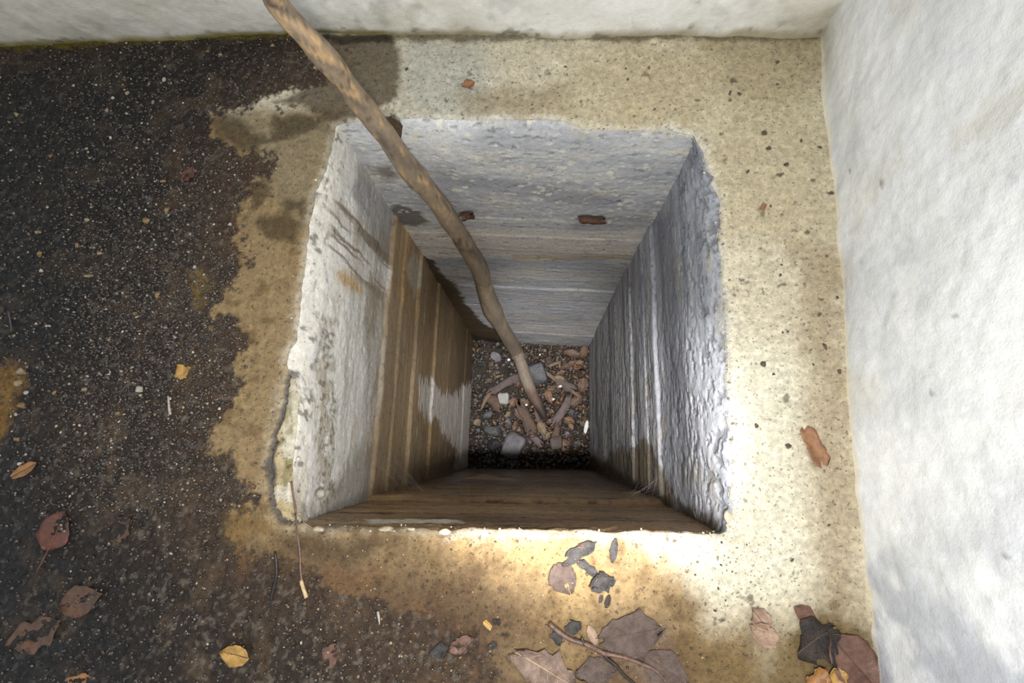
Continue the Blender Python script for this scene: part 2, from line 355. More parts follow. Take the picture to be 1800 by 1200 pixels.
# ------------------------------------------------------------------ shaft walls cast against rough boards
BOARDS = np.array([0.0, -0.46, -0.585, -0.715, -0.80, -0.905, -1.03, -1.15, -1.31, -1.48, -1.66, -1.86, -2.06, -2.26, -2.5])
def shaft_wall(name, P, rimpts, paint, lam=0.03, seed=0, ns=300, nz=330):
    s = np.linspace(-0.07, P.L+0.07, ns); k = np.linspace(0, 1, nz)
    z = 1.0-(1.007)*((1.0-ZB+0.03)/1.007)**k                         # rows crowd towards the mouth
    Sg, Zg = np.meshgrid(s, z)
    rp = to_floor(rimpts); rs = (rp-P.A)@P.e; ro = (rp-P.A)@P.n; od = np.argsort(rs)
    m_ = (rs > -0.05) & (rs < P.L+0.05)
    RS = (RIM-P.A)@P.e; RO = (RIM-P.A)@P.n; near_ = np.abs(RO - np.interp(RS, rs[od], ro[od])) < 0.012
    o2 = np.argsort(RS[near_]); co = np.interp(s, RS[near_][o2], RO[near_][o2])
    off = co[None, :]*np.exp(-np.clip(-Zg-0.006, 0, None)/lam)
    bi = np.searchsorted(-BOARDS, -Zg)-1
    bj = np.clip(bi, 0, len(BOARDS)-2)
    lower = ss(-0.452, -0.468, Zg)
    bo = (np.array([vn(i*7.7, seed*3.1, 3) for i in range(len(BOARDS))])-0.5)*0.012
    far_ = name == 'wall_shaft_far'; off = off + lower*((0.003 if far_ else 0.012) + bo[bj]*(0.6 if far_ else 1.0))
    dline = np.min(np.abs(Zg[..., None]-BOARDS[None, None, 1:] - 0.004*(fbm(Sg*9, Sg*0+seed, 3, 5)[..., None]-0.5)), -1)
    fin = np.exp(-(dline/0.004)**2)*ss(0.35, 0.65, fbm(Sg*12, Zg*6, 3, 40+seed))
    off = off + fin*(0.002 if far_ else 0.0012 if name == 'wall_shaft_right' else 0.0035)*lower
    grain = fbm(Sg*7, Zg*110, 4, 50+seed); pit = fbm(Sg*42, Zg*55, 4, 60+seed); big = fbm(Sg*6, Zg*6, 4, 70+seed)
    off = off + (grain-0.5)*0.0028*(0.35+0.65*lower) + (pit-0.5)*0.0045*(1-0.5*lower) + (big-0.5)*0.008
    hole = ss(0.69, 0.75, fbm(Sg*34, Zg*90, 4, 80+seed))
    if name == 'wall_shaft_right':
        rows = np.maximum(ss(0.42, 0.62, fbm(Zg*7, Zg*0+3, 2, 81)), ss(-0.14, -0.04, Zg))
        hole = np.maximum(hole, ss(0.56, 0.62, fbm(Sg*38, Zg*75, 4, 82+seed))*rows)
    off = off - hole*0.004*(1-0.5*lower)
    off[0, :] = co - 0.001                                            # the top row sits just behind the slab's edge
    c = np.empty(Sg.shape+(3,)); r = np.full(Sg.shape, 0.75)
    c, r = paint(P, Sg, Zg, bj, c, r, dict(grain=grain, pit=pit, big=big, lower=lower, fin=fin, hole=hole, dline=dline))
    c = mixc(c, (70,68,66), hole*0.45)
    V = P.pos(Sg, Zg, off).reshape(-1, 3)
    C4 = np.concatenate([np.clip(c, 0.002, 0.9), np.clip(r, 0.05, 1)[..., None]], -1).reshape(-1, 4)
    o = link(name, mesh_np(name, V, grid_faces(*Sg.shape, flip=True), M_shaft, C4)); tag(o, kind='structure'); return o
M_shaft = coat_mat('board_marked_concrete', ((140, 0.0022, 0.7), (520, 0.0010, 0.7)), (0.78, 1.22), (1, 1, 1.5), flecks=((90, 0.62, 0.66, 0.55), (240, 0.61, 0.66, 0.6)))
def wm(P, Sg, Zg, px, soft=0.01, warp=0.02, ws=(10, 40), seed=1):
    q = np.array([P.sz(*p) for p in px]); d = sdist(q, Sg, Zg) + (fbm(Sg*ws[0], Zg*ws[1], 5, seed, 0.62)-0.5)*2*warp
    return 1-ss(-soft, soft, d)
def board_tone(c, bj, seed, a, b, amt):
    t = np.array([vn(i*3.3+seed*11.7, 1.7, 9) for i in range(20)])[bj]
    c = mixc(c, a, ss(0.5, 0.9, t)*amt); return mixc(c, b, ss(0.5, 0.1, t)*amt)
def paint_far(P, Sg, Zg, bj, c, r, n):
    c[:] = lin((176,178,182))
    c = mixc(c, (150,152,160), ss(0.45, 0.7, n['big'])*0.6)
    c = mixc(c, (206,204,196), ss(0.52, 0.72, fbm(Sg*5, Zg*30, 4, 101))*0.6)
    c = mixc(c, (198,192,172), ss(0.55, 0.75, fbm(Sg*9, Zg*18, 4, 102))*0.5)
    c = board_tone(c, bj, 1, (205,202,196), (168,170,176), 0.5)
    c = mixc(c, (214,206,196), wm(P, Sg, Zg, [(705,400),(1130,402),(1110,448),(730,452)], 0.02, 0.02, (6, 30), 103)*0.8)
    c = mixc(c, (196,174,138), wm(P, Sg, Zg, [(900,447),(1110,445),(1100,455),(900,456)], 0.01, 0.02, (6, 50), 104)*0.6)
    c = mixc(c, (134,134,142), wm(P, Sg, Zg, [(770,300),(1000,330),(1110,350),(1100,372),(960,350),(780,322)], 0.03, 0.04, (7, 30), 105)*0.6)
    c = mixc(c, (140,140,144), wm(P, Sg, Zg, [(1000,380),(1150,375),(1140,400),(1010,402)], 0.02, 0.03, (8, 30), 106)*0.6)
    c = mixc(c, (216,217,218), wm(P, Sg, Zg, [(595,218),(690,215),(860,210),(820,250),(760,300),(700,330),(650,300)], 0.05, 0.05, (10, 20), 107)*0.75)
    c = mixc(c, (118,104,84), wm(P, Sg, Zg, [(650,290),(690,285),(705,310),(680,318)], 0.02, 0.02, (14, 30), 108)*0.8)
    c = mixc(c, (92,86,80), wm(P, Sg, Zg, [(665,372),(700,362),(735,372),(752,388),(728,394),(690,394)], 0.010, 0.02, (16, 30), 109)*0.85)
    c = mixc(c, (205,196,160), wm(P, Sg, Zg, [(690,400),(715,396),(725,420),(700,440)], 0.02, 0.02, (14, 30), 110)*0.7)
    chips = ss(0.71, 0.76, fbm(Sg*38, Zg*70, 2, 111))*(1-n['lower']); c = mixc(c, (222,218,200), chips*0.8)
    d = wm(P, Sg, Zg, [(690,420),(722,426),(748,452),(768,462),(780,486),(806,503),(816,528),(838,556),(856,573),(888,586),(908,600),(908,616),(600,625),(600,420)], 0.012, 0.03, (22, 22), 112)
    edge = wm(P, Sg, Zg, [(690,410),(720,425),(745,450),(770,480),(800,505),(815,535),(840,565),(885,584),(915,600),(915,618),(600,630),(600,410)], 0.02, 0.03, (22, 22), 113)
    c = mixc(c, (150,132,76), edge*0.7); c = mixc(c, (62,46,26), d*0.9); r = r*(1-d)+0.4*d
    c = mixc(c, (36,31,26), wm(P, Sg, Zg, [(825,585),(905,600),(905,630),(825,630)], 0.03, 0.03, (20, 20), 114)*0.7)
    c = mixc(c, (128,104,70), wm(P, Sg, Zg, [(830,603),(1040,606),(1040,618),(830,616)], 0.03, 0.03, (20, 20), 115)*0.5)
    return c, r
def paint_right(P, Sg, Zg, bj, c, r, n):
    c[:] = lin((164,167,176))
    c = mixc(c, (128,132,142), ss(0.45, 0.68, fbm(Sg*4, Zg*26, 4, 121))*0.75)
    c = mixc(c, (196,196,196), ss(0.52, 0.72, fbm(Sg*3, Zg*40, 4, 122))*0.5)
    c = board_tone(c, bj, 2, (190,190,190), (150,153,162), 0.5)
    c = mixc(c, (206,208,216), wm(P, Sg, Zg, [(1190,560),(1270,560),(1284,900),(1230,905),(1200,800)], 0.05, 0.04, (5, 16), 123)*0.7)
    c = mixc(c, (178,168,140), ss(0.6, 0.78, fbm(Sg*8, Zg*14, 4, 124))*0.45)
    c = mixc(c, (112,114,124), wm(P, Sg, Zg, [(1150,380),(1178,360),(1205,640),(1215,860),(1196,850),(1170,640)], 0.04, 0.04, (4, 18), 127)*0.65)
    dr = wm(P, Sg, Zg, [(1040,800),(1060,815),(1100,780),(1115,790),(1140,770),(1155,800),(1180,840),(1195,880),(1250,920),(1260,935),(1160,880),(1040,840)], 0.02, 0.045, (26, 14), 125)
    c = mixc(c, (96,82,56), dr*0.8)
    bt = wm(P, Sg, Zg, [(1036,795),(1075,820),(1130,850),(1200,890),(1280,925),(1290,960),(1036,860)], 0.02, 0.03, (24, 12), 126)
    c = mixc(c, (44,36,28), bt*0.8); r = r*(1-dr)+0.4*dr
    return c, r
def paint_left(P, Sg, Zg, bj, c, r, n):
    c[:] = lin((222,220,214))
    c = mixc(c, (176,174,172), ss(0.44, 0.70, fbm(Sg*3, Zg*22, 4, 131))*0.6)
    c = mixc(c, (232,230,224), ss(0.52, 0.72, fbm(Sg*5, Zg*14, 4, 132))*0.5)
    c = mixc(c, (178,162,132), ss(0.58, 0.75, fbm(Sg*6, Zg*20, 4, 133))*0.45)
    c = mixc(c, (150,148,150), wm(P, Sg, Zg, [(630,290),(690,360),(690,440),(660,430),(620,330)], 0.03, 0.04, (10, 20), 134)*0.7)
    c = mixc(c, (124,96,60), wm(P, Sg, Zg, [(560,318),(590,340),(640,400),(680,430),(700,470),(640,440),(600,385),(575,345)], 0.03, 0.045, (26, 16), 135)*0.3)
    dz = wm(P, Sg, Zg, [(556,320),(600,330),(690,430),(715,500),(660,520),(600,470),(545,400)], 0.03, 0.03, (20, 10), 145)
    c = mixc(c, (104,82,58), dz*ss(0.50, 0.60, fbm(Sg*60+1.5*fbm(Sg*10, Zg*9, 3, 146), Zg*2.2, 3, 147))*0.75)
    gz = wm(P, Sg, Zg, [(640,400),(700,400),(690,830),(655,830),(640,600)], 0.03, 0.04, (10, 14), 148)
    c = mixc(c, (150,138,120), gz*ss(0.42, 0.66, fbm(Sg*12, Zg*30, 5, 149))*0.7)
    sg_ = wm(P, Sg, Zg, [(572,560),(592,560),(588,880),(560,895),(556,760)], 0.012, 0.02, (24, 30), 160)
    c = mixc(c, (160,146,118), sg_*ss(0.35, 0.6, n['pit'])*0.6); c = mixc(c, (96,88,76), sg_*ss(0.55, 0.66, fbm(Sg*110, Zg*110, 3, 161))*0.7)
    c = mixc(c, (190,150,84), wm(P, Sg, Zg, [(595,480),(625,490),(640,515),(605,505)], 0.02, 0.02, (14, 20), 136)*0.75)
    low = ss(-0.44, -0.475, Zg + 0.05*(fbm(Sg*5, Zg*3, 4, 137)-0.5))
    br = low
    b = np.empty(c.shape); b[:] = lin((178,150,112))
    b = mixc(b, (160,128,84), ss(0.45, 0.7, fbm(Sg*2.5, Zg*22, 4, 138))*0.7)
    b = mixc(b, (138,124,104), ss(0.45, 0.70, fbm(Sg*2.0, Zg*26, 4, 139))*0.75)
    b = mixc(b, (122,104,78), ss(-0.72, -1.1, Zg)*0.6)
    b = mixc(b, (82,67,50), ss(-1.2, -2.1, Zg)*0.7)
    b = mixc(b, (190,160,112), n['fin']*0.4)
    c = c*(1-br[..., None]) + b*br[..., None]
    pale = wm(P, Sg, Zg, [(708,470),(722,440),(735,460),(735,500),(726,520),(712,500)], 0.015, 0.03, (14, 20), 140)
    c = mixc(c, (196,190,172), pale*0.7)
    # the dry pale tongue between the wet streaks
    z1 = -0.66-0.03*fbm(Sg*0, Sg*0, 1, 3)
    dry = wm(P, Sg, Zg, [(730,668),(760,672),(775,690),(800,690),(832,668),(835,720),(833,830),(790,830),(800,790),(770,760),(765,745),(730,715)], 0.008, 0.075, (2.6, 46), 141)
    c = mixc(c, (200,194,186), dry*0.92)
    wet2 = wm(P, Sg, Zg, [(640,780),(700,800),(760,790),(800,800),(820,830),(820,850),(600,900),(520,930),(560,890)], 0.03, 0.05, (8, 20), 142)
    c = mixc(c, (92,76,56), wet2*0.55)
    c = mixc(c, (166,148,122), wm(P, Sg, Zg, [(668,500),(712,560),(728,640),(722,720),(745,800),(650,850),(640,800)], 0.04, 0.07, (3, 30), 162)*0.6)
    r = r*(1-br) + 0.38*br; r = r*(1-dry)+0.7*dry
    # the broken lip is bright, freshly fractured concrete
    lip = ss(-0.075, -0.03, Zg+0.02*(n['pit']-0.5)); c = mixc(c, (226,222,212), lip*0.8)
    c = mixc(c, (104,98,92), lip*ss(0.60, 0.72, fbm(Sg*60, Zg*60, 3, 143))*0.8)
    c = mixc(c, (160,138,92), lip*ss(0.16, 0.0, Sg)*0.55)
    c = mixc(c, (70,70,78), wm(P, Sg, Zg, [(470,790),(500,740),(505,760),(482,800),(486,850),(470,850)], 0.008, 0.02, (30, 30), 144)*0.7)
    return c, r
def paint_near(P, Sg, Zg, bj, c, r, n):
    c[:] = lin((142,114,82))
    c = mixc(c, (94,74,54), ss(0.45, 0.7, fbm(Sg*2.2, Zg*40, 4, 151))*0.8)
    c = mixc(c, (172,146,108), ss(0.55, 0.75, fbm(Sg*3, Zg*30, 4, 152))*0.6)
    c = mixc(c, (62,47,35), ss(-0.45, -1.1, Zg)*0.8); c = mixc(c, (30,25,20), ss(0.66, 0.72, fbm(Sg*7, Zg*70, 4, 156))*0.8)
    c = mixc(c, (196,188,174), ss(-0.014, -0.006, Zg)*0.5)
    cr = wm(P, Sg, Zg, [(812,846),(850,838),(880,843),(905,844),(905,849),(850,848)], 0.02, 0.03, (12, 12), 153); c = mixc(c, (168,140,112), cr*0.85)
    cr2 = wm(P, Sg, Zg, [(1090,874),(1130,866),(1160,870),(1150,876)], 0.015, 0.02, (12, 12), 154); c = mixc(c, (170,146,116), cr2*0.85)
    cr3 = wm(P, Sg, Zg, [(640,912),(800,914),(815,918),(650,918)], 0.006, 0.008, (8, 30), 155); c = mixc(c, (210,204,192), cr3*0.85)
    r[:] = 0.30 + 0.15*(n['big']-0.5); return c, r
wall_shaft_far = shaft_wall('wall_shaft_far', P_far, far_px, paint_far, 0.03, 1)
wall_shaft_right = shaft_wall('wall_shaft_right', P_right, right_px, paint_right, 0.045, 2)
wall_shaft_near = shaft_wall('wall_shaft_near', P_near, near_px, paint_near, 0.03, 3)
wall_shaft_left = shaft_wall('wall_shaft_left', P_left, left_px, paint_left, 0.045, 4)

# ------------------------------------------------------------------ plastered room walls
M_plaster = coat_mat('lime_washed_plaster', ((55, 0.004, 0.45), (230, 0.0016, 0.5)), (0.92, 1.06), flecks=((30, 0.60, 0.70, 0.86), (160, 0.66, 0.70, 0.85)))
def room_wall(name, P, base_px, paint, H=2.2, ext=(0.0, 0.0), step=0.006, fine=0.45, seed=0, fillet=0.02):
    bp = to_floor(base_px); bs = (bp-P.A)@P.e; bo = (bp-P.A)@P.n; od = np.argsort(bs)
    s = np.r_[frange(-ext[0], 0, 0.06)[:-1] if ext[0] else [], frange(0, P.L, step), frange(P.L, P.L+ext[1], 0.06)[1:] if ext[1] else []]
    z = np.r_[frange(-0.02, fine, step), frange(fine, H, 0.06)[1:]]
    Sg, Zg = np.meshgrid(s, z)
    b0 = np.interp(s, bs[od], bo[od])
    off = b0[None, :]*np.exp(-np.clip(Zg, 0, None)/0.10) + fillet*np.exp(-np.clip(Zg, 0, None)/0.02)*fbm(Sg*8, Zg*8, 3, 200+seed)
    off = off - fillet*0.5*np.exp(-np.clip(Zg, 0, None)/0.02)
    off = off + (fbm(Sg*5, Zg*5, 4, 210+seed)-0.5)*0.02*ss(0, 0.1, Zg) + (fbm(Sg*45, Zg*45, 3, 220+seed)-0.5)*0.004
    c = np.empty(Sg.shape+(3,)); r = np.full(Sg.shape, 0.85)
    c, r = paint(P, Sg, Zg, c, r)
    C4 = np.concatenate([np.clip(c, 0.002, 0.92), r[..., None]], -1).reshape(-1, 4)
    o = link(name, mesh_np(name, P.pos(Sg, Zg, off).reshape(-1, 3), grid_faces(*Sg.shape), M_plaster, C4)); tag(o, kind='structure'); return o
bw_px = [(-500,118),(0,84),(120,78),(250,72),(400,66),(520,60),(600,58),(690,62),(800,63),(900,65),(1000,66),(1100,66),(1200,63),(1300,63),(1400,66),(1445,64)]
rw_px = [(1442,40),(1443,68),(1448,140),(1452,200),(1462,270),(1468,330),(1472,400),(1478,500),(1484,600),(1488,680),(1497,780),(1507,880),(1517,980),(1525,1050),(1535,1140),(1541,1210),(1560,1400)]
_bl = at(-500,118)[:2]; _br = at(1445,62)[:2]
_ba = at(0,80)[:2]
P_bw = Plane((-2.2, 0.862), (0.62, 0.962))
P_rw = Plane((0.597, 1.0), (0.606, -0.70))
def paint_bw(P, Sg, Zg, c, r):
    x = P.A[0]+P.e[0]*Sg
    c[:] = lin((214,211,200))
    c = mixc(c, (188,180,160), ss(0.48, 0.70, fbm(Sg*5, Zg*7, 5, 231))*0.7)
    c = mixc(c, (232,231,226), ss(0.50, 0.72, fbm(Sg*9, Zg*9, 5, 232))*0.6)
    c = mixc(c, (168,166,156), ss(0.60, 0.75, fbm(Sg*16, Zg*16, 5, 233))*0.6)
    c = mixc(c, (186,178,160), ss(-0.55, -1.1, x)*0.6)
    c = mixc(c, (228,230,230), ss(-0.3, 0.0, x)*ss(0.55, 0.35, x)*0.5)
    foot = ss(0.030, 0.004, Zg+0.03*(fbm(Sg*22, Zg*22, 4, 234)-0.5))
    c = mixc(c, (146,132,96), foot*0.8)
    moss = ss(0.026, 0.004, Zg+0.03*(fbm(Sg*26, Zg*26, 4, 235)-0.5))*ss(-0.25, -0.45, x); c = mixc(c, (112,104,36), moss*0.85)
    corner = ss(0.40, 0.60, x+0.06*(fbm(Sg*14, Zg*14, 4, 236)-0.5))*ss(0.12, 0.02, Zg); c = mixc(c, (140,130,102), corner*0.6)
    spots = ss(0.70, 0.76, fbm(Sg*30, Zg*42, 3, 237))*ss(0.05, 0.01, Zg); c = mixc(c, (84,84,72), spots*0.7)
    return c, r
def paint_rw(P, Sg, Zg, c, r):
    y = P.A[1]+P.e[1]*Sg
    c[:] = lin((226,228,230))
    c = mixc(c, (204,207,212), ss(0.45, 0.70, fbm(Sg*6, Zg*6, 5, 241))*0.7)
    c = mixc(c, (240,241,241), ss(0.50, 0.70, fbm(Sg*12, Zg*12, 5, 242))*0.6)
    c = mixc(c, (206,202,190), ss(0.58, 0.75, fbm(Sg*8, Zg*8, 5, 243))*0.5)
    c = mixc(c, (172,176,184), ss(0.02, -0.30, y+0.2*(fbm(Sg*5, Zg*5, 4, 244)-0.5))*ss(0.38, 0.62, fbm(Sg*10, Zg*7, 5, 245)))
    c = mixc(c, (176,172,152), ss(0.60, 0.95, y)*ss(0.10, 0.0, Zg+0.05*(fbm(Sg*14, Zg*14, 4, 246)-0.5))*0.8)
    c = mixc(c, (232,222,196), ss(0.016, 0.003, Zg+0.012*(fbm(Sg*20, Zg*20, 4, 247)-0.5))*0.7)
    for q in ((1552,322,5,12), (1681,555,4,4), (1574,585,3,3), (1773,978,6,6), (1700,420,4,4), (1640,690,5,5), (1490,300,4,6)):
        a = P.sz(q[0], q[1]); d = np.hypot((Sg-a[0])/q[3], (Zg-a[1])/q[2])*1000; c = mixc(c, (110,108,104), ss(1.2, 0.5, d)*0.7)
    return c, r
wall_far = room_wall('wall_far', P_bw, bw_px, paint_bw, 2.2, (0.8, 0.0), 0.006, 0.45, 1)
wall_right = room_wall('wall_right', P_rw, rw_px, paint_rw, 2.2, (0.0, 1.3), 0.006, 0.6, 2)

# ------------------------------------------------------------------ bottom of the shaft
sx, sy = np.meshgrid(np.linspace(-0.56, 0.42, 130), np.linspace(-0.26, 0.78, 130))
sz = ZB + (fbm(sx*5, sy*5, 4, 301)-0.5)*0.05 + (fbm(sx*40, sy*40, 3, 302)-0.5)*0.03
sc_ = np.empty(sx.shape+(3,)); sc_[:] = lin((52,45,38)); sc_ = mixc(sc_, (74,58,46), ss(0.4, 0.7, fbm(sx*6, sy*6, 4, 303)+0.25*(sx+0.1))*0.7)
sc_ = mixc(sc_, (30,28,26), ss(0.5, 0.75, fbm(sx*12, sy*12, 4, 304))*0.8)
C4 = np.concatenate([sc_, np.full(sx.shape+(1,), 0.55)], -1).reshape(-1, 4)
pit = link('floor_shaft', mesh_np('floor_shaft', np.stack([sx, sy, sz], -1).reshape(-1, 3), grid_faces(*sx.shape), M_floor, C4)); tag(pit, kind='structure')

# ------------------------------------------------------------------ builders for loose things
def ico(sub):
    bm = bmesh.new(); bmesh.ops.create_icosphere(bm, subdivisions=sub, radius=1.0)
    V = np.array([v.co[:] for v in bm.verts]); Ft = np.array([[v.index for v in f.verts] for f in bm.faces]); bm.free(); return V, Ft
ICO1, ICOF1 = ico(1); ICO2, ICOF2 = ico(3); ICO3, ICOF3 = ico(4)
def rock_verts(V0, seed, cuts=9, depth=0.55):
    r = np.random.RandomState(seed); V = V0.copy()
    for _ in range(cuts):
        n = r.normal(size=3); n /= np.linalg.norm(n); d = depth + r.rand()*0.3
        t = V@n; k = t > d; V[k] -= np.outer((t[k]-d)*0.92, n)
    V *= 1 + (0.04 if len(V) > 100 else 0.3)*(r.rand(len(V), 1)-0.5)
    V -= (V.max(0)+V.min(0))/2; V /= np.abs(V).max(0); return V
def boxy(V0):
    V = np.sign(V0)*np.abs(V0)**0.35; return V/np.abs(V).max(0)
def rock(name, pos, dims, mat, seed, rz=0.0, tilt=(0, 0), parent=None, cuts=9, depth=0.55, sink=0.25, box=False):
    V0 = ICO2 if max(dims) < 0.05 else ICO3
    V = rock_verts(boxy(V0) if box else V0, seed, cuts, depth)*np.array(dims)/2
    me = mesh_np(name, V, ICOF2 if max(dims) < 0.05 else ICOF3, mat, None, False)
    o = link(name, me, parent); o.location = (pos[0], pos[1], pos[2]+dims[2]*(0.5-sink)); o.rotation_euler = (tilt[0], tilt[1], rz); return o
def tube(path, radii, nseg=10, bump=0.0, seed=0, cap=True, ridge=0):
    P = np.asarray(path, float); n = len(P); R = np.asarray(radii, float)
    T = np.gradient(P, axis=0); T /= np.linalg.norm(T, axis=1)[:, None]
    up = np.array([0.3, -0.9, 0.2]); V = []
    for i in range(n):
        a = np.cross(T[i], up); a /= np.linalg.norm(a); b = np.cross(T[i], a)
        th = np.linspace(0, 2*PI, nseg, endpoint=False)
        rad = R[i]*(1+bump*2*(fbm(np.cos(th)*2+i*0.35+seed, np.sin(th)*2+i*0.21, 3, seed+5)-0.5))
        V.append(P[i]+np.outer(np.cos(th)*rad, a)+np.outer(np.sin(th)*rad, b))
    V = np.concatenate(V); Fq = []
    for i in range(n-1):
        for j in range(nseg):
            k = (j+1) % nseg; Fq.append((i*nseg+j, i*nseg+k, (i+1)*nseg+k, (i+1)*nseg+j))
    Ft = [(a, b, c) for a, b, c, d in Fq]+[(a, c, d) for a, b, c, d in Fq]
    if cap:
        V = np.vstack([V, P[0], P[-1]]); m = len(V)
        for j in range(nseg):
            k = (j+1) % nseg; Ft.append((m-2, k, j)); Ft.append((m-1, (n-1)*nseg+j, (n-1)*nseg+k))
    return V, np.array(Ft)
def smooth_path(P, m):
    P = np.asarray(P, float); n = len(P); out = []
    Q = np.vstack([2*P[0]-P[1], P, 2*P[-1]-P[-2]])
    for i in range(n-1):
        for k in range(m):
            t = k/m; a, b, c, d = Q[i], Q[i+1], Q[i+2], Q[i+3]
            out.append(0.5*(2*b+(c-a)*t+(2*a-5*b+4*c-d)*t*t+(3*b-a-3*c+d)*t**3))
    out.append(P[-1]); return np.array(out)
def leaf_geo(L, Wd, kind, curl, seed, thick=0.0006, nt=14, nw=8):
    r = np.random.RandomState(seed); t = np.linspace(0, 1, nt); w = np.linspace(-1, 1, nw); Tg, Wg = np.meshgrid(t, w, indexing='ij')
    if kind == 'ovate': hw = np.sin(PI*np.clip(t, 0.015, 0.985)**0.85)**0.75
    elif kind == 'lobed': hw = np.sin(PI*np.clip(t, 0.02, 0.98))**0.6*(0.55+0.75*fbm(t*5.5+seed*1.7, t*0, 3, seed+1))
    elif kind == 'long': hw = np.sin(PI*np.clip(t, 0.02, 0.98))**0.5
    else: hw = 0.55+0.45*fbm(t*4+seed*1.3, t*0, 3, seed); hw[0] *= 0.55; hw[-1] *= 0.5
    ra = 1.0 if kind == 'lobed' else 0.35; rag = 1+ra*(fbm(t*9+seed, t*0, 3, seed+2)-0.5); rag2 = 1+ra*(fbm(t*9-seed, t*0, 3, seed+4)-0.5)
    half = np.where(Wg < 0, (hw*rag)[:, None], (hw*rag2)[:, None])*Wd/2
    x = (Tg-0.5)*L + (0.0 if kind in ('ovate', 'long') else 0.45)*L*(fbm(Wg*1.6+seed, Tg*1.3, 3, seed+11)-0.5); y = Wg*half
    z = curl*Wd*(0.5*Wg**2*(0.6+0.8*fbm(Tg*2, Wg*0+seed, 2, seed))+0.5*(Tg-0.5)**2) + 0.10*Wd*(fbm(Tg*4, Wg*2+seed, 3, seed+7)-0.5) - 0.02*Wd*(1-np.abs(Wg))
    top = np.stack([x, y, z], -1).reshape(-1, 3); bot = top-np.array([0, 0, thick]); n0 = nt*nw
    q = grid_faces(nt, nw, flip=True); Fq = [*q, *(q[:, ::-1]+n0)]
    idx = np.arange(n0).reshape(nt, nw); loop = np.r_[idx[0, :-1], idx[:-1, -1], idx[-1, ::-1][:-1], idx[::-1, 0][:-1]]
    for a, b in zip(loop, np.roll(loop, -1)): Fq.append(np.array([a, b, b+n0, a+n0]))
    V = np.vstack([top, bot]); V[:, 2] -= V[:, 2].min(); return V, np.array(Fq), (lambda tt: np.array([(tt-0.5)*L, 0, np.interp(tt, t, top.reshape(nt, nw, 3)[:, nw//2, 2]-bot[:, 2].min())]))
def leaf(pos, L, Wd, rz, mat, label, cat='leaf', kind='ovate', curl=0.25, seed=0, rib=None, group=None, name='dead_leaf', R=None, stalk=0.0):
    """a leaf with a raised midrib; big ones also carry a stalk"""
    V, Fq, mid = leaf_geo(L, Wd, kind, curl, seed)
    if rib is None:
        o = link(name, mesh_np(name, V, Fq, mat))
    else:
        o = empty(name, (0, 0, 0)); link('blade', mesh_np('blade', V, Fq, mat), o)
        pts = [mid(t)+np.array([0, 0, 0.0004]) for t in np.linspace(0.03, 0.97, 9)]
        if stalk: pts = [pts[0]+np.array([-stalk, 0.1*stalk, 0.0]), pts[0]+np.array([-stalk*0.5, 0.02*stalk, 0.001])]+pts
        v, f = tube(pts, np.linspace(0.0013, 0.0004, len(pts))*max(0.7, L/0.09), 6); link('midrib', mesh_np('midrib', v, f, rib), o)
        for sgn in (-1, 1):
            for tt in ((0.25, 0.42, 0.58, 0.74) if rib is rib_l else ()):
                hwv = Wd*0.36*math.sin(PI*tt)
                a = mid(tt); b = mid(min(0.95, tt+0.16)); pb = np.array([b[0], sgn*hwv, b[2]+curl*Wd*0.25])
                v, f = tube([a, (a+pb)/2-np.array([0.0, 0, 0.0006]), pb], [0.0006, 0.0005, 0.0003], 5); link('vein', mesh_np('vein', v, f, rib), o)
    o.location = pos
    if R is not None: o.rotation_euler = (Matrix(R).to_3x3() @ Matrix.Rotation(rz, 3, 'Z')).to_euler()
    else: o.rotation_euler = (0, 0, rz)
    return tag(o, label, cat, group)
def strip(pos, L, Wd, T, rz, mat, seed, name='wood_splinter', tilt=0.0, parent=None, n=18):
    """a split, ragged-ended piece of wood"""
    r = np.random.RandomState(seed); t = np.linspace(0, 1, n); prof = [(-1, -.7), (-.8, .6), (-.35, 1), (.1, .75), (.5, 1), (.9, .5), (1, -.6), (0, -1)]
    V = []
    for i, tt in enumerate(t):
        e = 1.0 if 0.08 < tt < 0.92 else 0.6; k = 0.75+0.5*fbm(np.array([tt*3+seed]), np.array([0.0]), 2, seed)[0]
        for j, (a, b) in enumerate(prof):
            g = 0.8+0.4*vn(np.array([tt*5+j*3.1]), np.array([seed*1.0+j]), seed)[0]
            rag = (vn(np.array([j*2.7]), np.array([seed*1.3]), 4)[0]-0.5)*0.55*L*(tt-0.5)*2*abs(tt-0.5)*2
            V.append(((tt-0.5)*L+rag, a*Wd/2*k*e+0.1*Wd*math.sin(tt*4+seed), b*T/2*g*e))
    m = len(prof); Fq = [(i*m+j, i*m+(j+1) % m, (i+1)*m+(j+1) % m, (i+1)*m+j) for i in range(n-1) for j in range(m)]
    V = np.array(V); Ft = [(a, b, c) for a, b, c, d in Fq]+[(a, c, d) for a, b, c, d in Fq]
    for j in range(1, m-1): Ft += [(0, j, j+1), ((n-1)*m, (n-1)*m+j+1, (n-1)*m+j)]
    o = link(name, mesh_np(name, V, np.array(Ft)[:, ::-1], mat, smooth=False), parent)
    o.location = (pos[0], pos[1], pos[2]+T*0.3); o.rotation_euler = (0, tilt, rz); return o
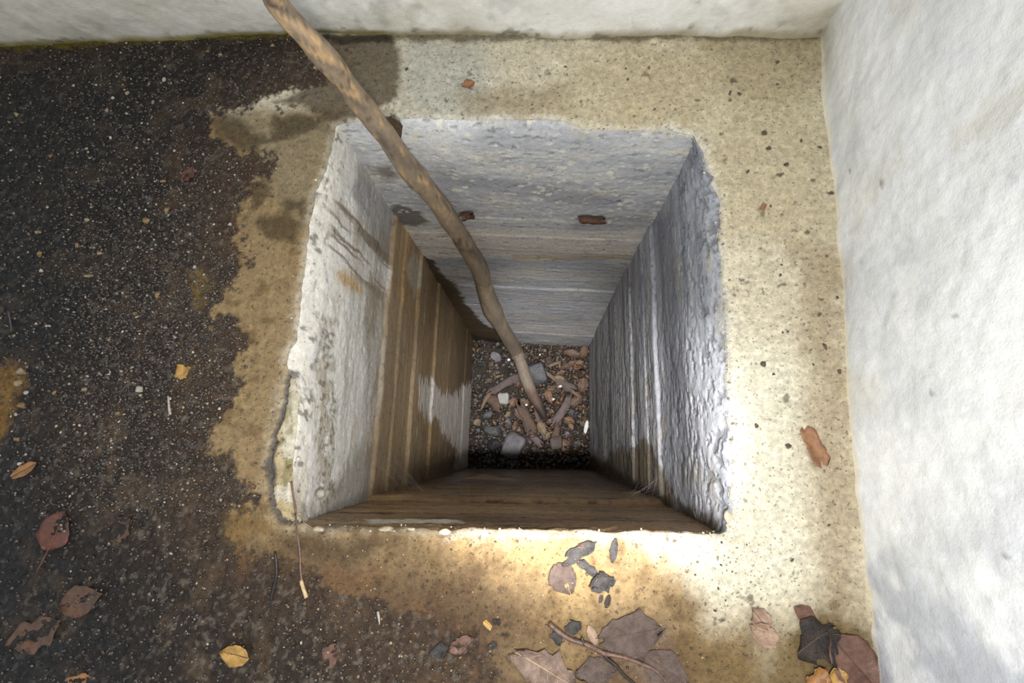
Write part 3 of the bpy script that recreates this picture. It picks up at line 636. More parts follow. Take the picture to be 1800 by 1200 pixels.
def scatter(name, N, place, size, cols, mat, seed, flat=None):
    """many tiny stones in one mesh"""
    r = np.random.RandomState(seed); Vs = []; Fs = []; Cs = []; nv = len(ICO1); temps = [rock_verts(ICO1, 900+k, 6, 0.6) for k in range(12)]
    pts = place(N, r); n = len(pts)
    for i in range(n):
        s = size(r, pts[i]); v = temps[r.randint(12)]*s*np.array([1, 0.6+0.4*r.rand(), 0.45+0.35*r.rand()]); a = r.rand()*2*PI
        if flat: v = v*np.array([1.0, flat[0], flat[1]])
        ca, sa = math.cos(a), math.sin(a); v = v@np.array([[ca, sa, 0], [-sa, ca, 0], [0, 0, 1]])
        tl = r.normal()*0.45; ct, st_ = math.cos(tl), math.sin(tl); v = v@np.array([[1, 0, 0], [0, ct, st_], [0, -st_, ct]])
        Vs.append(v+pts[i]+np.array([0, 0, s*0.2])); Fs.append(ICOF1+i*nv)
        c = cols[r.randint(len(cols))]; Cs.append(np.tile(np.r_[lin(c[:3])*(0.7+0.6*r.rand()), c[3]], (nv, 1)))
    return link(name, mesh_np(name, np.concatenate(Vs), np.concatenate(Fs), mat, np.concatenate(Cs), smooth=False))

#OBJECTS
# ------------------------------------------------------------------ the long branch leaning down the shaft
M_bark = coat_mat('smooth_bark', ((240, 0.0010, 0.7), (700, 0.0006, 0.6)), (0.78, 1.22), spec=0.35)
br_px = [(470,-60,38),(483,0,40),(530,55,41),(575,105,42),(610,150,41),(645,195,39),(680,240,38),(715,292,38),(745,327,36),(775,365,34),(800,402,33),(822,437,31),(845,478,30),(853,508,30),(868,548,29),(884,578,27)]
pts = []; rad = []
def depth_of(p): return float((np.asarray(p)-CAM)@RW[:, 2])
for px, py, w in br_px:
    p = P_far.at(px, py, 0.055); r_ = w/2*depth_of(p)/F
    p = P_far.at(px, py, r_+0.028 if py > 230 else 0.045); pts.append(p); rad.append(w/2*depth_of(p)/F)
for px, py, w, z in ((905,614,24,-2.20),(917,642,22,-2.25),(927,672,21,-2.29),(941,702,19,-2.315),(952,722,16,-2.325),(958,735,9,-2.33)):
    p = at(px, py, z); pts.append(p); rad.append(w/2*depth_of(p)/F)
_p0 = pts[0]; _g = pts[0]-pts[2]; _g /= np.linalg.norm(_g)             # above the frame it goes on up and rests against the back wall
for k in (1, 2, 3, 4): pts.insert(0, _p0+_g*0.16*k+np.array([-0.012, 0.085, 0.05])*k**1.25*0.42); rad.insert(0, rad[0]*0.93)
sp = smooth_path(pts, 6); sr = smooth_path(np.stack([rad, rad, rad], -1), 6)[:, 0]
base = np.array(pts[-1])
kt = np.linspace(-24/120.0, 1, len(sp)); sr = sr*(1+0.05*np.sin(kt*60)+0.10*(fbm(kt*26, kt*0, 2, 401)-0.5))
for c0 in (0.36, 0.50, 0.66, 0.78): sr = sr*(1+0.12*np.exp(-((kt-c0)/0.006)**2))
V, Ft = tube(sp-base, sr, 22, 0.10, 3)
kk = np.r_[np.repeat(kt, 22), 0, 1]; aa = np.r_[np.tile(np.linspace(0, 2*PI, 22, endpoint=False), len(kt)), 0, 0]
ca, sa = np.cos(aa), np.sin(aa)
bc = np.empty((len(V), 3)); bc[:] = lin((138,122,102))
bc = mixc(bc, (174,148,116), ss(0.54, 0.74, fbm(kk*38+ca*0.8, sa*1.2, 4, 402))*ss(0.6, 0.3, kk)*0.85)
bc = mixc(bc, (108,96,84), ss(0.48, 0.66, fbm(kk*34+ca*1.3, sa*1.7+4, 4, 403))*0.8)
bc = mixc(bc, (72,60,48), ss(0.64, 0.72, fbm(kk*130+ca*1.5, sa*2.5, 4, 404))*0.7)
bc = mixc(bc, (204,168,120), ss(0.62, 0.72, fbm(kk*60+ca*1.5, sa*2.5, 3, 405))*0.6)
bc = mixc(bc, (158,146,128), ss(0.42, 0.75, kk)*0.55)
bc = mixc(bc, (112,102,92), ss(0.70, 0.80, kk)*0.8); bc = mixc(bc, (88,68,60), ss(0.865, 0.895, kk+0.05*(fbm(kk*90+ca, sa*2, 3, 406)-0.5))*0.9); bc = mixc(bc, (38,33,30), ss(0.90, 0.95, kk)*0.9)
branch = empty('fallen_branch', tuple(base)); tag(branch, 'long crooked brown branch leaning down the shaft to the rubble at its bottom', 'branch')
link('stem', mesh_np('stem', V, Ft, M_bark, np.concatenate([bc, np.full((len(V), 1), 0.62)], 1)), branch)
M_cut = rough_mat('pale_cut_wood', (214,190,150), (186,156,112), 0.7, 120, 0.0006)
M_barkd = rough_mat('dark_bark', (104,84,64), (74,60,48), 0.75, 90, 0.001)
p = P_far.at(853, 503, 0.018)
i = int(np.argmin(np.linalg.norm(sp-P_far.at(853, 505, 0.07), axis=1))); tocam = CAM-sp[i]; tocam /= np.linalg.norm(tocam)
def disc_stub(name, pos, dirn, r, L, mat, seed):
    v, f = tube([pos, pos+dirn*L*0.6, pos+dirn*L], [r*1.25, r, r*0.85], 12, 0.2, seed); return link(name, mesh_np(name, v-base, f, mat), branch)
o = disc_stub('cut_knot', sp[i]+tocam*sr[i]*0.72, tocam, 0.012, 0.022, M_cut, 1); tag(o, 'pale sawn knot')
for px, py, sd in ((716,296,2), (757,340,3)):
    j = int(np.argmin(np.linalg.norm(sp-P_far.at(px, py, 0.05), axis=1))); tc_ = CAM-sp[j]; tc_ /= np.linalg.norm(tc_); sdv = np.cross(tc_, sp[j+1]-sp[j]); sdv /= np.linalg.norm(sdv)
    disc_stub('knot', sp[j]+(tc_*0.5+sdv*(0.6 if sd == 2 else -0.5))*sr[j]*0.7, (tc_*0.6+sdv*(0.8 if sd == 2 else -0.7)), 0.010, 0.012, M_barkd, sd)
j = int(np.argmin(np.linalg.norm(sp-P_far.at(690, 250, 0.045), axis=1)))
bm = bmesh.new(); fv = [P_far.at(*q, 0.03)-base for q in ((672,213),(688,205),(708,225),(704,243),(690,252),(676,236))]
vs_ = [bm.verts.new(v) for v in fv]; bm.faces.new(vs_); e_ = bmesh.ops.extrude_face_region(bm, geom=bm.faces[:]); bmesh.ops.translate(bm, verts=[g for g in e_['geom'] if isinstance(g, bmesh.types.BMVert)], vec=(0, 0.006, -0.002))
bmesh.ops.subdivide_edges(bm, edges=bm.edges[:], cuts=2, use_grid_fill=True)
for v in bm.verts: v.co += Vector((0, 0.004*math.sin(v.co.x*300), 0.003*math.sin(v.co.z*260+v.co.x*200)))
o = bm_obj('bark_flake', bm, M_barkd, branch, False); tag(o, 'dark flap of loose bark')

# ------------------------------------------------------------------ gravel pressed into the black mud
M_grain = coat_mat('wet_grit', ((500, 0.0004, 0.5),), (0.8, 1.2), spec=1.0)
def place_mud(N, r):
    px = np.where(r.rand(N*6) < 0.12, r.uniform(-600, -40, N*6), r.uniform(-40, 900, N*6)); py = r.uniform(60, 1230, N*6)
    P_ = at_many(px, py)
    dens = 0.30+0.70*np.exp(-(((px-270)/190)**2+((py-560)/300)**2)); dens *= np.where(px < 110, 0.55, 1.0)*np.where(py > 900, 0.45, 1.0)
    k = (r.rand(len(px)) < dens*mud_at(P_[:, 0], P_[:, 1])); P_ = P_[k][:N]; P_[:, 2] = [floor_z(a, b) for a, b, _ in P_]; return P_
dark = [(52,45,40,.22),(68,57,48,.36),(42,40,39,.44),(80,66,54,.3),(58,53,51,.40),(72,63,58,.25)]
g = scatter('gravel', 20000, place_mud, lambda r, p: 0.0012+0.0026*r.rand()**2.5, dark*5+[(118,98,74,.4),(134,130,124,.3),(104,82,62,.4),(168,158,140,.4)], M_grain, 5)
tag(g, 'wet black grit spread over the dark muddy floor left of the shaft', 'gravel', kind='stuff')
def place_grit(N, r):
    px = r.uniform(480, 1340, N*3); py = r.uniform(945, 1220, N*3); P_ = np.array([at(a, b) for a, b in zip(px, py)])
    k = (r.rand(len(px)) < np.where((px-480)/860 > r.rand(len(px))*1.5, 0.25, 0.8)); P_ = P_[k][:N]; P_[:, 2] = [floor_z(a, b) for a, b, _ in P_]; return P_
g = scatter('sand_grains', 900, place_grit, lambda r, p: 0.0010+0.0022*r.rand()**3, [(88,72,50,.2),(60,50,40,.2),(120,98,66,.3),(150,130,100,.3)], M_grain, 6)
tag(g, 'damp sand grains stuck to the brown wet floor below the shaft mouth', 'sand', kind='stuff')
def place_rim(N, r):
    k = r.randint(len(RIM), size=N); P_ = np.c_[RIM[k]+r.normal(size=(N, 2))*0.006, np.zeros(N)]; out = P_-np.r_[_c, 0]; out[:, 2] = 0; out /= np.linalg.norm(out, axis=1)[:, None]
    P_ = P_+out*0.006; P_[:, 2] = [floor_z(a, b)-0.001 for a, b, _ in P_]; return P_
g = scatter('rim_crumbs', 420, place_rim, lambda r, p: 0.0010+0.0030*r.rand()**3, [(212,206,192,.7),(176,168,150,.7),(120,112,100,.6),(196,182,150,.7)], M_grain, 7)
tag(g, 'broken concrete crumbs along the edge of the shaft mouth', 'rubble', kind='stuff')

# ------------------------------------------------------------------ pebbles in the mud
M_peb = rough_mat('pale_pebble', (166,148,118), (122,102,76), 0.35, 160, 0.0006)
M_pebw = rough_mat('white_pebble', (190,184,172), (146,138,124), 0.4, 160, 0.0006)
M_pebo = rough_mat('ochre_pebble', (148,122,74), (104,82,48), 0.35, 160, 0.0006)
M_pebk = rough_mat('black_crumb', (104,92,72), (62,56,50), 0.75, 200, 0.001)
def px_m(px, depth=1.02): return px*depth/F
def floor_item(px, py, lift=0.0):
    p = at(px, py); return (p[0], p[1], floor_z(p[0], p[1])+lift)
peb = [(249,684,15,12,M_pebw,'cream pebble in the mud level with the middle of the left shaft edge'),(40,652,19,14,M_peb,'rounded tan pebble on the upper end of the ochre patch at the far left'),(35,673,17,13,M_peb,None),(41,712,14,12,M_pebo,None),(155,485,25,7,M_peb,'long narrow tan pebble lying across in the black mud'),
 (68,409,14,7,M_peb,None),(72,446,10,9,M_pebo,None),(75,476,9,8,M_pebw,None),(137,432,9,12,M_pebo,None),(72,450,8,8,M_pebo,None),(176,446,12,8,M_peb,None),(295,371,10,17,M_pebo,'ochre pebble standing upright in the mud near a dark red leaf'),(260,389,15,12,M_pebo,None),(155,388,10,8,M_peb,None),(225,165,13,10,M_peb,'tan pebble near the top of the black mud'),(291,142,8,11,M_pebw,None),(201,174,8,7,M_pebw,None),(130,151,7,6,M_pebw,None),(30,203,9,9,M_peb,None),(90,275,9,10,M_pebo,None),(190,195,7,10,M_peb,None),(270,181,7,9,M_peb,None),(153,262,8,7,M_peb,None),(279,519,9,13,M_pebo,None),(292,576,13,6,M_peb,None),(48,690,9,8,M_pebw,None),(30,728,8,7,M_pebw,None),(84,573,6,6,M_pebw,None),(210,727,9,9,M_pebo,None),(98,690,7,10,M_pebo,None),(151,684,11,8,M_peb,None),(32,772,12,9,M_pebo,None),(24,590,9,7,M_peb,None),(239,552,9,7,M_pebo,None),(345,470,8,8,M_pebw,None),(405,395,8,7,M_pebw,None),(36,815,8,6,M_pebw,None),(480,81,10,9,M_peb,None),(367,92,8,7,M_pebo,None),(388,97,9,7,M_peb,None)]
def mud_place(px, py):
    a = 'at the left edge' if px < 110 else ('in the left half' if px < 215 else ('in the middle' if px < 320 else 'near the tan collar'))
    b = 'of the upper mud' if py < 290 else ('of the mud just above mid-height' if py < 500 else ('of the mud at mid-height' if py < 640 else 'of the lower mud'))
    return a+' '+b
for k, (px, py, w, h, m, lab) in enumerate(peb):
    o = rock('pebble', floor_item(px, py), (px_m(w), px_m(h), px_m(min(w, h))*0.7), m, 500+k, 0.0, cuts=10, depth=0.42, sink=0.40)
    tag(o, lab or 'tiny %s pebble %s' % ({'pale_pebble': 'tan', 'white_pebble': 'whitish', 'ochre_pebble': 'ochre'}[m.name], mud_place(px, py)), 'pebble', None if lab else 'pale pebbles in the black mud')
crumb = [(1350,260,10,9),(1345,236,9,8),(1283,164,14,6),(1300,165,10,9),(1343,233,13,11),(1351,262,13,9),(1382,289,12,10),(1408,247,9,6),(1441,259,10,8),(1367,110,10,9),(1366,148,7,6),(1314,302,10,8),(1354,362,7,6),(1450,609,12,13),(1342,640,13,12),(1360,658,7,6),(1385,582,6,6),(1376,584,5,6),(1475,653,9,10),(1329,748,8,9),(1385,784,11,13),(1430,640,6,5),(1472,524,7,9),(1453,450,6,6),(1374,465,5,6),(1372,483,7,6),(994,118,7,6),(1100,120,7,6),(1103,140,8,6),(1150,193,8,7),(715,122,8,9),(1392,984,6,8),(1457,923,7,5),(718,141,5,4),(833,137,4,4),(840,263,22,16)]
crumb.pop()
for k, (px, py, w, h) in enumerate(crumb):
    o = rock('dirt_crumb', floor_item(px, py), (px_m(w)*0.85, px_m(h)*0.85, px_m(min(w, h))*0.3), M_pebk, 600+k, k*0.7, cuts=12, depth=0.22, sink=0.3)
    top = py < 210
    big_ = 'larger' if max(w, h) >= 10 else 'tiny'
    if top: pl = 'on the back ledge, ' + ('left of the rust-brown leaf scrap' if px < 800 else 'right of the rust-brown leaf scrap' if px < 1160 else 'towards its right end')
    else: pl = 'on the right ledge, ' + ('by the back corner of the shaft' if py < 300 else 'near the tiny orange-brown leaf scrap' if py < 460 else 'above its middle' if py < 595 else 'behind the curled leaf strip' if py < 760 else 'in front of the curled leaf strip') + (', wall side' if px > 1415 else '')
    tag(o, '%s dark crumb %s' % (big_, pl.replace('on the right ledge, in front of the curled leaf strip', 'in front of the curled leaf strip').replace('on the right ledge, near', 'near')), 'dirt', 'dirt crumbs on the back ledge' if top else 'dirt crumbs on the right-hand ledge')
# lumps at the broken rim
o = rock('pebble', tuple(P_left.at(563, 868, 0.012)-np.array([0, 0, 0.008])), (0.021, 0.022, 0.022), M_pebw, 700, 0.3, cuts=3, depth=0.8); tag(o, 'round white pebble lodged in the near left corner of the shaft', 'pebble')
M_conc = rough_mat('fresh_concrete', (206,196,174), (156,142,116), 0.75, 90, 0.002)
for k, (px, py, w, h, lab) in enumerate(((679,931,30,12,'pale concrete flake on the near rim of the shaft, farther left'),(784,936,26,14,'pale concrete flake on the near rim of the shaft, beside a dark notch'),(562,932,34,14,'whitish concrete flake at the near left corner of the rim'),(722,931,18,8,'thin sliver of concrete on the near rim between two flakes'))):
    q = at(px, py, -0.012); o = rock('concrete_flake', tuple(q), (px_m(w), px_m(h), 0.010), M_conc, 720+k, 0.05, cuts=10, depth=0.5, sink=0.4); tag(o, lab, 'rubble')
for k, (px, py, w, h, lab) in enumerate(((1280,907,14,22,'grey lump of broken concrete in the near right corner of the rim'),(1288,862,7,34,'narrow concrete sliver along the right rim near its front corner'))):
    q = at(px, py, -0.010); o = rock('concrete_flake', tuple(q), (px_m(w), px_m(h), 0.012), rough_mat('tan_concrete', (206,190,156), (160,138,98), 0.5, 60, 0.002) if k > 1 else M_conc, 740+k, -0.18 if k > 1 else 0, cuts=9, depth=0.55, sink=0.55); tag(o, lab, 'rubble')

# ------------------------------------------------------------------ leaves on the slab
def LM(n, a, b, r=0.45, bp=0.0012): return rough_mat(n, a, b, r, 60, bp)
l_rust = LM('rust_leaf', (156,112,76), (122,84,58), 0.6); l_red = LM('red_wet_leaf', (112,64,48), (80,50,38), 0.25); l_br = LM('brown_wet_leaf', (106,72,48), (74,52,38), 0.3)
l_or = LM('orange_wet_leaf', (168,120,66), (124,86,48), 0.3); l_ye = LM('yellow_leaf', (196,156,86), (150,112,56), 0.35); l_pi = LM('pinkish_dry_leaf', (172,146,126), (134,108,90), 0.5)
l_pu = LM('wet_purple_brown_leaf', (110,94,86), (82,68,60), 0.20, 0.005); l_gr = LM('wet_grey_leaf', (84,80,78), (54,52,52), 0.15, 0.006); l_bk = LM('rotten_black_leaf', (70,58,50), (42,38,37), 0.25, 0.006); l_ma = LM('mahogany_leaf', (120,88,74), (88,64,54), 0.3)
l_pk = LM('veined_pink_leaf', (156,134,120), (112,92,80), 0.22, 0.004); rib_l = LM('pale_leaf_vein', (196,168,140), (168,140,112), 0.4); rib_r = LM('red_leaf_stalk', (138,84,64), (104,62,48), 0.4); rib_d = LM('dark_leaf_vein', (98,76,62), (76,58,48), 0.4)
D = math.radians
LV = [  # px, py, length px, width px, turn, material, kind, curl, rib, stalk, label, category
 (823,151,27,20,20,l_rust,'lobed',.25,None,0,'small torn rust-brown leaf lying on the back ledge','leaf'),
 (1429,783,60,34,-68,l_rust,'frag',.22,None,0,'curled light brown leaf strip on the right-hand ledge','leaf'),
 (1333,1084,34,30,130,l_pi,'ovate',.5,rib_d,0,'upper of two folded greyish pink leaf halves on the front right slab','leaf'),
 (1339,1112,46,34,150,l_pi,'ovate',.35,rib_l,0,'lower of two folded greyish pink leaf halves, paler, on the front right slab','leaf'),
 (1415,1079,38,24,-30,l_ma,'ovate',.2,None,0,'small reddish brown leaf scrap behind the black rotten leaf','leaf'),
 (1432,1124,70,60,35,l_bk,'lobed',.25,rib_d,0,'black rotten leaf at the front right corner of the slab','leaf'),
 (1502,1166,104,66,-48,l_ma,'ovate',.3,rib_d,0,'large glossy mahogany leaf against the foot of the right wall','leaf'),
 (1432,1190,34,30,40,l_or,'frag',.4,None,0,'ochre leaf scrap at the front edge beside the mahogany leaf, farther left','leaf'),
 (1466,1192,32,34,70,l_ye,'frag',.4,None,0,'pale yellow leaf scrap touching the mahogany leaf','leaf'),
 (332,308,30,26,60,l_red,'lobed',.15,None,0,'dark red leaf scrap in the mud near the tan collar','leaf'),
 (44,826,48,20,34,l_or,'long',.2,rib_d,0,'narrow orange leaf at the far left of the mud','leaf'),
 (102,932,66,58,78,l_red,'ovate',.15,rib_r,.045,'wide red leaf with its stalk pointing to the viewer','leaf'),
 (147,1053,70,50,20,l_br,'ovate',.12,rib_d,0,'brown leaf sunk in the mud nearer the viewer than the red leaf','leaf'),
 (66,1112,80,52,30,l_br,'lobed',.12,None,0,'dim dark brown leaf sunk in the front left corner of the mud','leaf'),
 (142,1192,34,20,15,l_or,'frag',.2,None,0,'orange leaf scrap at the front edge of the mud','leaf'),
 (208,930,54,42,50,l_br,'lobed',.1,None,0,'blurred brown leaf right of the wide red leaf','leaf'),
 (416,1149,47,33,172,l_ye,'ovate',.25,rib_d,0,'yellow oval leaf with a dark centre on the front mud','leaf'),
 (583,1150,38,34,60,l_ma,'lobed',.1,None,0,'dull reddish leaf pressed into the brown front floor','leaf'),
 (443,853,16,9,-25,l_red,'frag',.2,None,0,'tiny red leaf scrap on the tan collar left of the shaft','leaf'),
 (990,1016,50,46,-60,l_pu,'ovate',.12,rib_d,0,'wet round brown leaf in front of the shaft, below a black shred','leaf'),
 (1020,968,54,24,32,l_gr,'frag',.3,None,0,'glistening black leaf shred next to the near rim','leaf'),
 (1034,998,30,18,-35,l_gr,'frag',.25,None,0,'short wet grey leaf shred between the round brown leaf and a crumpled one','leaf'),
 (1079,967,38,12,82,l_gr,'long',.3,None,0,'narrow wet black leaf shred pointing at the near rim','leaf'),
 (1058,1022,40,30,25,l_gr,'lobed',.5,None,0,'crumpled wet silvery leaf in front of the near rim','leaf'),
 (1008,1101,24,22,40,l_gr,'lobed',.35,None,0,'small wet dark leaf scrap just behind the forked twig','leaf'),
 (1108,1114,92,66,14,l_pu,'lobed',.10,rib_d,0,'broad wet purple-brown leaf behind the forked twig','leaf'),
 (953,1172,98,66,-24,l_pk,'lobed',.18,rib_l,0,'large pinkish leaf with pale veins left of the forked twig','leaf'),
 (1170,1176,76,52,-30,l_pu,'ovate',.12,rib_d,0,'wet brown leaf under the thin end of the forked twig','leaf'),
 (1046,1178,62,44,10,l_pu,'lobed',.10,None,0,'dull purple-brown leaf between the pinkish leaf and the forked twig','leaf'),
 (1068,1056,20,9,75,l_bk,'long',.3,None,0,'tiny black leaf curl standing among the wet leaves','leaf'),
 (1056,1052,12,7,80,l_gr,'frag',.3,None,0,'tiny grey leaf bit beside a black leaf curl','leaf'),
 (978,1119,22,18,-40,l_gr,'frag',.1,None,0,'grey leaf flake beside the blunt end of the forked twig','leaf'),
 (1041,1115,30,13,-65,l_pi,'long',.3,None,0,'pale leaf sliver between the forked twig and a broad wet leaf','leaf'),
 (774,1141,30,20,10,l_gr,'lobed',.4,None,0,'wet greenish grey leaf scrap on the brown front floor','leaf'),
 (866,1133,15,12,10,l_gr,'lobed',.5,None,0,'small shiny dark leaf curl on the front floor','leaf'),
 (857,1097,16,10,-40,l_ye,'frag',.2,None,0,'tiny yellow leaf scrap on the front floor','leaf'),
 (873,1092,12,12,0,l_bk,'frag',.2,None,0,'tiny dark leaf scrap beside a yellow one','leaf'),
 (810,1130,40,26,30,l_ma,'lobed',.08,None,0,'dark brown leaf film on the front floor in front of the near wall','leaf'),
 (1341,364,14,10,60,l_rust,'frag',.3,None,0,'tiny orange-brown leaf scrap on the right-hand ledge','leaf'),
 (1020,958,9,8,0,l_red,'frag',.3,None,0,'tiny red leaf bit on the black shred by the near rim','leaf'),
 (325,655,22,30,80,l_ye,'frag',.15,None,0,'faded ochre leaf scrap in the middle of the mud','leaf'),
 (290,320,9,7,10,l_or,'frag',.2,None,0,'tiny orange leaf fleck in the upper mud','leaf'),
]
for k, (px, py, L_, w, a, m, kind, cu, rib, st, lab, cat) in enumerate(LV):
    lift = 0.0035 if (px, py) in ((1432,1190),(1466,1192),(1339,1112),(1020,958)) else (-0.0022 if px < 320 and py > 900 else (-0.0006 if m in (l_pu, l_br, l_ma, l_red) else 0.0010))
    leaf(floor_item(px, py, lift), px_m(L_), px_m(w), D(a), m, lab, cat, kind, cu, 800+k, rib, None, 'dead_leaf', None, st)
# two scraps caught on the far wall of the shaft
Rw = np.stack([np.r_[P_far.e, 0], [0, 0, 1.0], np.r_[P_far.n, 0]], 1)
for k, (px, py, L_, w, a, lab) in enumerate(((821,374,30,15,25,'small dark brown leaf curl caught on the far shaft wall beside the branch'),(1041,381,46,15,-3,'ragged brown leaf strip caught on the far shaft wall to the right'))):
    p = P_far.at(px, py, 0.012); d_ = depth_of(p); leaf(tuple(p), L_*d_/F, 1.7*w*d_/F, D(a), LM('brown_dry_leaf', (112,78,56), (76,54,42), 0.6), lab, 'leaf', 'frag', 0.5, 860+k, None, None, 'dead_leaf', Rw)

# ------------------------------------------------------------------ twigs on the slab
M_twig = rough_mat('wet_twig_bark', (120,92,76), (70,54,48), 0.25, 140, 0.0006); M_twigd = rough_mat('black_twig_bark', (52,44,40), (34,30,30), 0.2, 140, 0.0006)
def floor_path(px, lift): return np.array([np.r_[at(a, b)[:2], floor_z(*at(a, b)[:2])+lift] for a, b in px])
def twig_mesh(name, px, w, lift, mat, parent, org, n=8):
    pth = smooth_path(floor_path(px, lift), 4)-org; rr_ = np.interp(np.linspace(0, 1, len(pth)), np.linspace(0, 1, len(w)), w)/2/F
    v, f = tube(pth, rr_, n, 0.18, len(px)); return link(name, mesh_np(name, v, f, mat), parent)
org = np.r_[at(1060,1144)[:2], 0.0]
tw = empty('forked_twig', tuple(org)); tag(tw, 'forked dark twig lying on the wet leaves in front of the shaft', 'twig')
twig_mesh('stem', [(965,1093),(985,1110),(1003,1121),(1022,1127),(1040,1134),(1060,1145),(1090,1151),(1120,1161),(1150,1175),(1165,1190),(1178,1206)], (9,9,8.5,8,7.5,6,4,2.5), 0.006, M_twig, tw, org)
twig_mesh('side_shoot', [(1056,1143),(1066,1154),(1082,1167),(1095,1183),(1108,1194),(1122,1206)], (6,5.5,5,4.5,4), 0.005, M_twigd, tw, org)
twig_mesh('broken_spur', [(1026,1130),(1023,1121),(1022,1116)], (6,5,3), 0.008, M_twigd, tw, org)
org = np.r_[at(538,1000)[:2], 0.0]
tw = empty('leaf_stalk', tuple(org)); tag(tw, 'thin reddish leaf stalk with a white end at the near left corner', 'stalk')
twig_mesh('stalk', [(511,846),(514,872),(518,900),(524,930),(529,965),(531,1000),(533,1020)], (4,3,3,3,3.2,3.5,4), 0.006, rough_mat('red_stalk', (126,94,84), (92,66,60), 0.4, 120, 0.0004), tw, org)
o = twig_mesh('stalk_base', [(532,1018),(537,1033),(542,1048)], (6,6,7), 0.006, M_cut, tw, org); tag(o, 'white swollen end')
o = twig_mesh('black_twig', [(486,968),(489,990),(489,1010),(484,1030),(479,1050),(476,1066)], (4,5,5,5,4,2), 0.004, M_twigd, None, np.zeros(3)); tag(o, 'thin black wet twig at the edge of the mud near the left front corner', 'twig')
o = twig_mesh('pale_splinter', [(299,696),(301,712),(303,729)], (3,4,5), 0.004, M_pebw, None, np.zeros(3)); tag(o, 'pale straight splinter standing out in the black mud', 'splinter')
o = twig_mesh('pale_splinter', [(20,548),(22,565),(23,583)], (3,3,2), 0.004, rough_mat('grey_splinter', (96,88,92), (70,64,68), 0.4, 100, 0.0004), None, np.zeros(3)); tag(o, 'dull grey splinter in the mud at the far left', 'splinter')
o = twig_mesh('pale_splinter', [(666,1072),(668,1082),(669,1095)], (4,4,2), 0.004, M_pebw, None, np.zeros(3)); tag(o, 'short white splinter on the brown front floor', 'splinter')

# ------------------------------------------------------------------ rubble, wood and leaves at the bottom of the shaft
def bot(px, py, up=0.03): return at(px, py, ZB+up)
DB = 3.28
def m_b(px): return px*DB/F
def RM(n, a, b, r=0.55): return rough_mat(n, [v*0.84 for v in a], [v*0.80 for v in b], r, 14, 0.008)
r_dk = RM('dark_grey_stone', (92,94,98), (70,72,76), .45); r_pl = RM('pale_stone', (192,192,186), (156,156,150)); r_pg = RM('mauve_grey_stone', (132,128,134), (104,100,106)); r_br = RM('brown_stone', (104,88,78), (76,64,58)); r_ol = RM('olive_stone', (112,106,88), (80,76,64)); r_gy = RM('grey_stone', (104,104,106), (74,74,78)); r_tn = RM('tan_stone', (150,120,96), (112,86,70)); r_bk = RM('black_stone', (64,62,64), (44,44,46))
ST = [(945,656,32,40,20,r_dk,3,'large dark grey slab stone right beside the branch'),(885,701,21,22,5,r_pl,4,'pale grey block left of the branch foot'),(902,783,38,46,-25,r_pg,5,'largest mauve grey stone, near the front wall of the shaft'),(868,783,26,26,10,r_bk,6,'dark rounded stone left of the largest mauve grey stone'),(892,812,32,11,-15,r_ol,7,'olive stone under the front of the largest mauve grey stone'),(865,756,32,21,-8,r_gy,8,'wide grey stone behind the dark rounded one'),(872,627,18,23,30,r_pg,9,'greyish stone in the dark far left corner of the pit'),(922,627,13,26,12,r_br,10,'narrow brown stone squeezed between branch and far wall'),(965,633,15,18,0,r_br,11,'brown stone behind the dark grey slab, to its right'),(977,777,23,26,10,r_br,12,'brown-grey stone near the front wall, right of centre'),(1003,750,12,15,20,r_tn,13,'pinkish tan stone near the right wall of the pit'),(1014,780,16,18,-15,r_gy,14,'grey stone with a pale chip, by the front right corner of the pit'),(1026,739,16,24,-10,r_ol,15,'olive stone next to the white chip on the right wall'),(1008,727,17,16,0,r_gy,16,'bluish grey stone right of the split plank'),(858,729,22,16,25,r_gy,17,'grey stone left of the bark strip'),(880,735,9,13,10,r_ol,18,'small olive stone left of the bark strip'),(893,743,11,20,5,r_pg,19,'upright mauve stone between the olive stone and the bark strip'),(840,757,9,10,0,r_gy,20,'small grey stone by the left wall of the pit'),(994,783,14,22,3,r_tn,21,'rusty tan stone beside the brown-grey stone'),(996,763,13,12,0,r_pg,22,'small mauve stone behind the rusty tan one'),(918,789,13,14,0,r_gy,23,'small grey stone touching the right of the largest stone'),(944,790,22,12,0,r_br,24,'flat dark brown stone near the front wall'),(967,791,13,9,-15,r_ol,25,'small olive stone near the front wall, right of the flat brown one'),(975,801,8,13,0,r_gy,26,'dim stone in the shade of the front wall'),(1013,806,7,8,0,r_gy,27,'tiny stone in the shade by the front right corner'),(964,720,14,14,20,r_br,28,'brown stone just right of the branch tip'),(862,641,12,14,0,r_br,29,'brown stone below the corner stone at the left'),(1018,668,10,12,0,r_br,30,'brown stone by the right wall, beside the flat grey wood'),(958,648,10,9,0,r_bk,None,None),(900,640,8,8,0,r_pg,None,None),(850,692,11,10,0,r_bk,None,None),(846,715,10,9,0,r_bk,None,None),(870,716,14,12,10,r_br,None,None),(853,776,12,12,0,r_bk,None,None),(1000,775,9,8,0,r_br,None,None),(1027,700,9,12,0,r_br,None,None),(940,628,10,8,0,r_br,None,None),(985,617,11,9,0,r_br,None,None),(850,745,9,8,0,r_ol,None,None),(955,748,9,10,0,r_tn,None,None),(930,776,10,9,0,r_br,None,None),(1020,718,11,10,0,r_br,None,None),(860,668,11,10,20,r_ol,None,None),(872,655,10,9,20,r_br,None,None),(845,640,12,10,20,r_bk,None,None),(912,755,9,8,0,r_tn,None,None),(985,755,9,8,0,r_br,None,None),(886,760,9,8,0,r_bk,None,None),(846,797,14,12,0,r_bk,None,None)]
